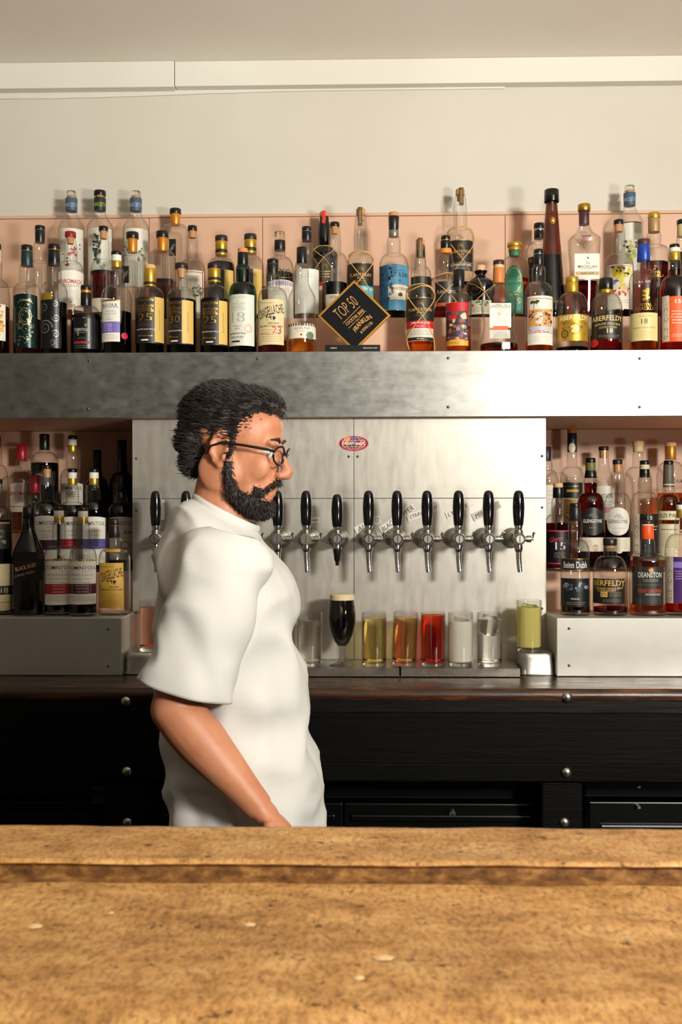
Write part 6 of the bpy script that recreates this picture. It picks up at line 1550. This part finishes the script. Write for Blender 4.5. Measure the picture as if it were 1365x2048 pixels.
# ---- t-shirt: lofted trunk with sleeves as sub-parts
def loft(rings, mat, seg=72, wr_amp=0.006, seed=0.0, close=False, collar=0):
    """rings of (centre, half depth a along x, half width b along y, tilt about y, squareness)"""
    vs = []; fs = []
    out_ = []
    n = len(rings); sub = 7
    cr = lambda a, b, c, d, t: 0.5 * (2 * b + (c - a) * t + (2 * a - 5 * b + 4 * c - d) * t * t + (3 * b - 3 * c + d - a) * t ** 3)
    for i in range(n - 1):
        g = [rings[max(i - 1, 0)], rings[i], rings[i + 1], rings[min(i + 2, n - 1)]]
        for j in range(sub):
            t = j / sub
            out_.append(tuple([Vector([cr(*[g[m_][0][x] for m_ in range(4)], t) for x in range(3)])] + [cr(*[g[m_][y] for m_ in range(4)], t) for y in range(1, 4)]))
    out_.append(rings[-1])
    for jj, (c, a, b_, tl) in enumerate(out_):
        Rt = Matrix.Rotation(tl, 3, 'Y')
        fold = min(1.0, (len(out_) - 1 - jj) / 9)
        for i in range(seg):
            th = 2 * PI * i / seg
            x = a * math.copysign(abs(math.cos(th)) ** 0.92, math.cos(th)); y = b_ * math.copysign(abs(math.sin(th)) ** 0.92, math.sin(th))
            p = c + Rt @ Vector((x, y, 0))
            d = (p - c).normalized()
            w_ = wr_amp * fold * (noise.noise(Vector((p.x * 9 + seed, p.y * 9, p.z * 5.5 + p.x * 6))) * 1.3 + 1.9 * (1 - 2.4 * abs(noise.noise(Vector((p.x * 7 + p.z * 7 + seed, p.y * 6, p.z * 8 - p.x * 5))))) + 0.7 * noise.noise(Vector((p.x * 24 + seed, p.y * 20, p.z * 11 + p.x * 14))))
            vs.append(p + d * w_)
    for j in range(len(out_) - 1):
        for i in range(seg):
            k_ = (i + 1) % seg; fs.append((j * seg + i, j * seg + k_, (j + 1) * seg + k_, (j + 1) * seg + i))
    m_ = MB(); m_.add(vs, fs, mat); return m_
def soften(o, thick):
    s_ = o.modifiers.new('thickness', 'SOLIDIFY'); s_.thickness = thick; s_.offset = -1
    return o
tr = [(W(492, 1705), 0.150, 0.195, 0.02), (W(490, 1600), 0.147, 0.190, 0.03), (W(483, 1500), 0.146, 0.186, 0.05), (W(474, 1390), 0.141, 0.186, 0.08), (W(462, 1270), 0.136, 0.195, 0.10), (W(454, 1175), 0.130, 0.205, 0.14), (W(447, 1115), 0.121, 0.196, 0.22), (W(443, 1078), 0.104, 0.168, 0.32), (W(444, 1052), 0.086, 0.120, 0.42), (W(449, 1036), 0.075, 0.083, 0.48), (W(452, 1027), 0.071, 0.074, 0.48)]
shirt = soften(loft(tr, SHIRT, 120, 0.0085, 2.0).build('t_shirt', person, angle=80), 0.003)
def sleeve(sh, el, k0, seed):
    sh, el = Vector(sh), Vector(el); u = el - sh
    ang = math.atan2(u.x, u.z) 
    rs = []
    for f, ra, rb_ in ((-0.16, 0.045, 0.040), (-0.10, 0.070, 0.062), (0.02, 0.080, 0.070), (0.22, 0.080, 0.070), (0.45, 0.077, 0.067), (0.68, 0.076, 0.066), (k0, 0.077, 0.067)):
        rs.append((sh + u * f + Vector((0.012, 0, 0)), ra, rb_, math.atan2(-u.x, -u.z)))
    rs = rs[::-1]
    return loft(rs, SHIRT, 72, 0.0065, seed)
so = soften(sleeve(S1 + Vector((0.006, 0.012, 0.0)), E1, 0.88, 5.0).build('sleeve', shirt, angle=80), 0.003)
soften(sleeve(S2 + Vector((0.006, -0.012, 0.0)), E2, 0.88, 8.0).build('sleeve', shirt, angle=80), 0.003)
q = MB()
c, a, b_, tl = tr[-1]; Rt = Matrix.Rotation(tl, 3, 'Y'); ring = []
for i in range(49):
    th = 2 * PI * i / 48; ring.append(c + Rt @ Vector((0.0705 * math.cos(th), 0.0735 * math.sin(th), 0.002)))
q.tube(ring, 0.0062, SHIRT, 8, cap=False, flat=1.2); q.build('collar', shirt)
# ---- trousers and shoes (below the bar)
q = MB()
for sg, kx, fx in ((-1, 0.06, 0.20), (1, -0.02, -0.26)):
    hp = Vector((W(476, 1560).x, sg * 0.085, 0.80)); kn = Vector((hp.x + kx + fx * 0.4, sg * 0.09, 0.46)); an = Vector((hp.x + fx, sg * 0.09, 0.10))
    q.tube([hp + Vector((0, 0, 0.0)), hp.lerp(kn, 0.15), hp.lerp(kn, 0.5), kn, kn.lerp(an, 0.4), an], [0.085, 0.095, 0.090, 0.078, 0.076, 0.070], TROUS, 20)
remesh(q, 'trousers', person, 0.008, 3)
for sg, fx in ((-1, 0.20), (1, -0.26)):
    ax = W(476, 1560).x + fx
    q = MB(); q.tube([(ax - 0.075, sg * 0.09, 0.045), (ax, sg * 0.09, 0.058), (ax + 0.10, sg * 0.09, 0.045), (ax + 0.19, sg * 0.09, 0.033)], [0.040, 0.055, 0.048, 0.030], SHOE, 14); q.box(ax - 0.115, ax + 0.21, sg * 0.09 - 0.045, sg * 0.09 + 0.045, 0.0, 0.02, SHOE)
    remesh(q, 'shoe', person, 0.006, 3)
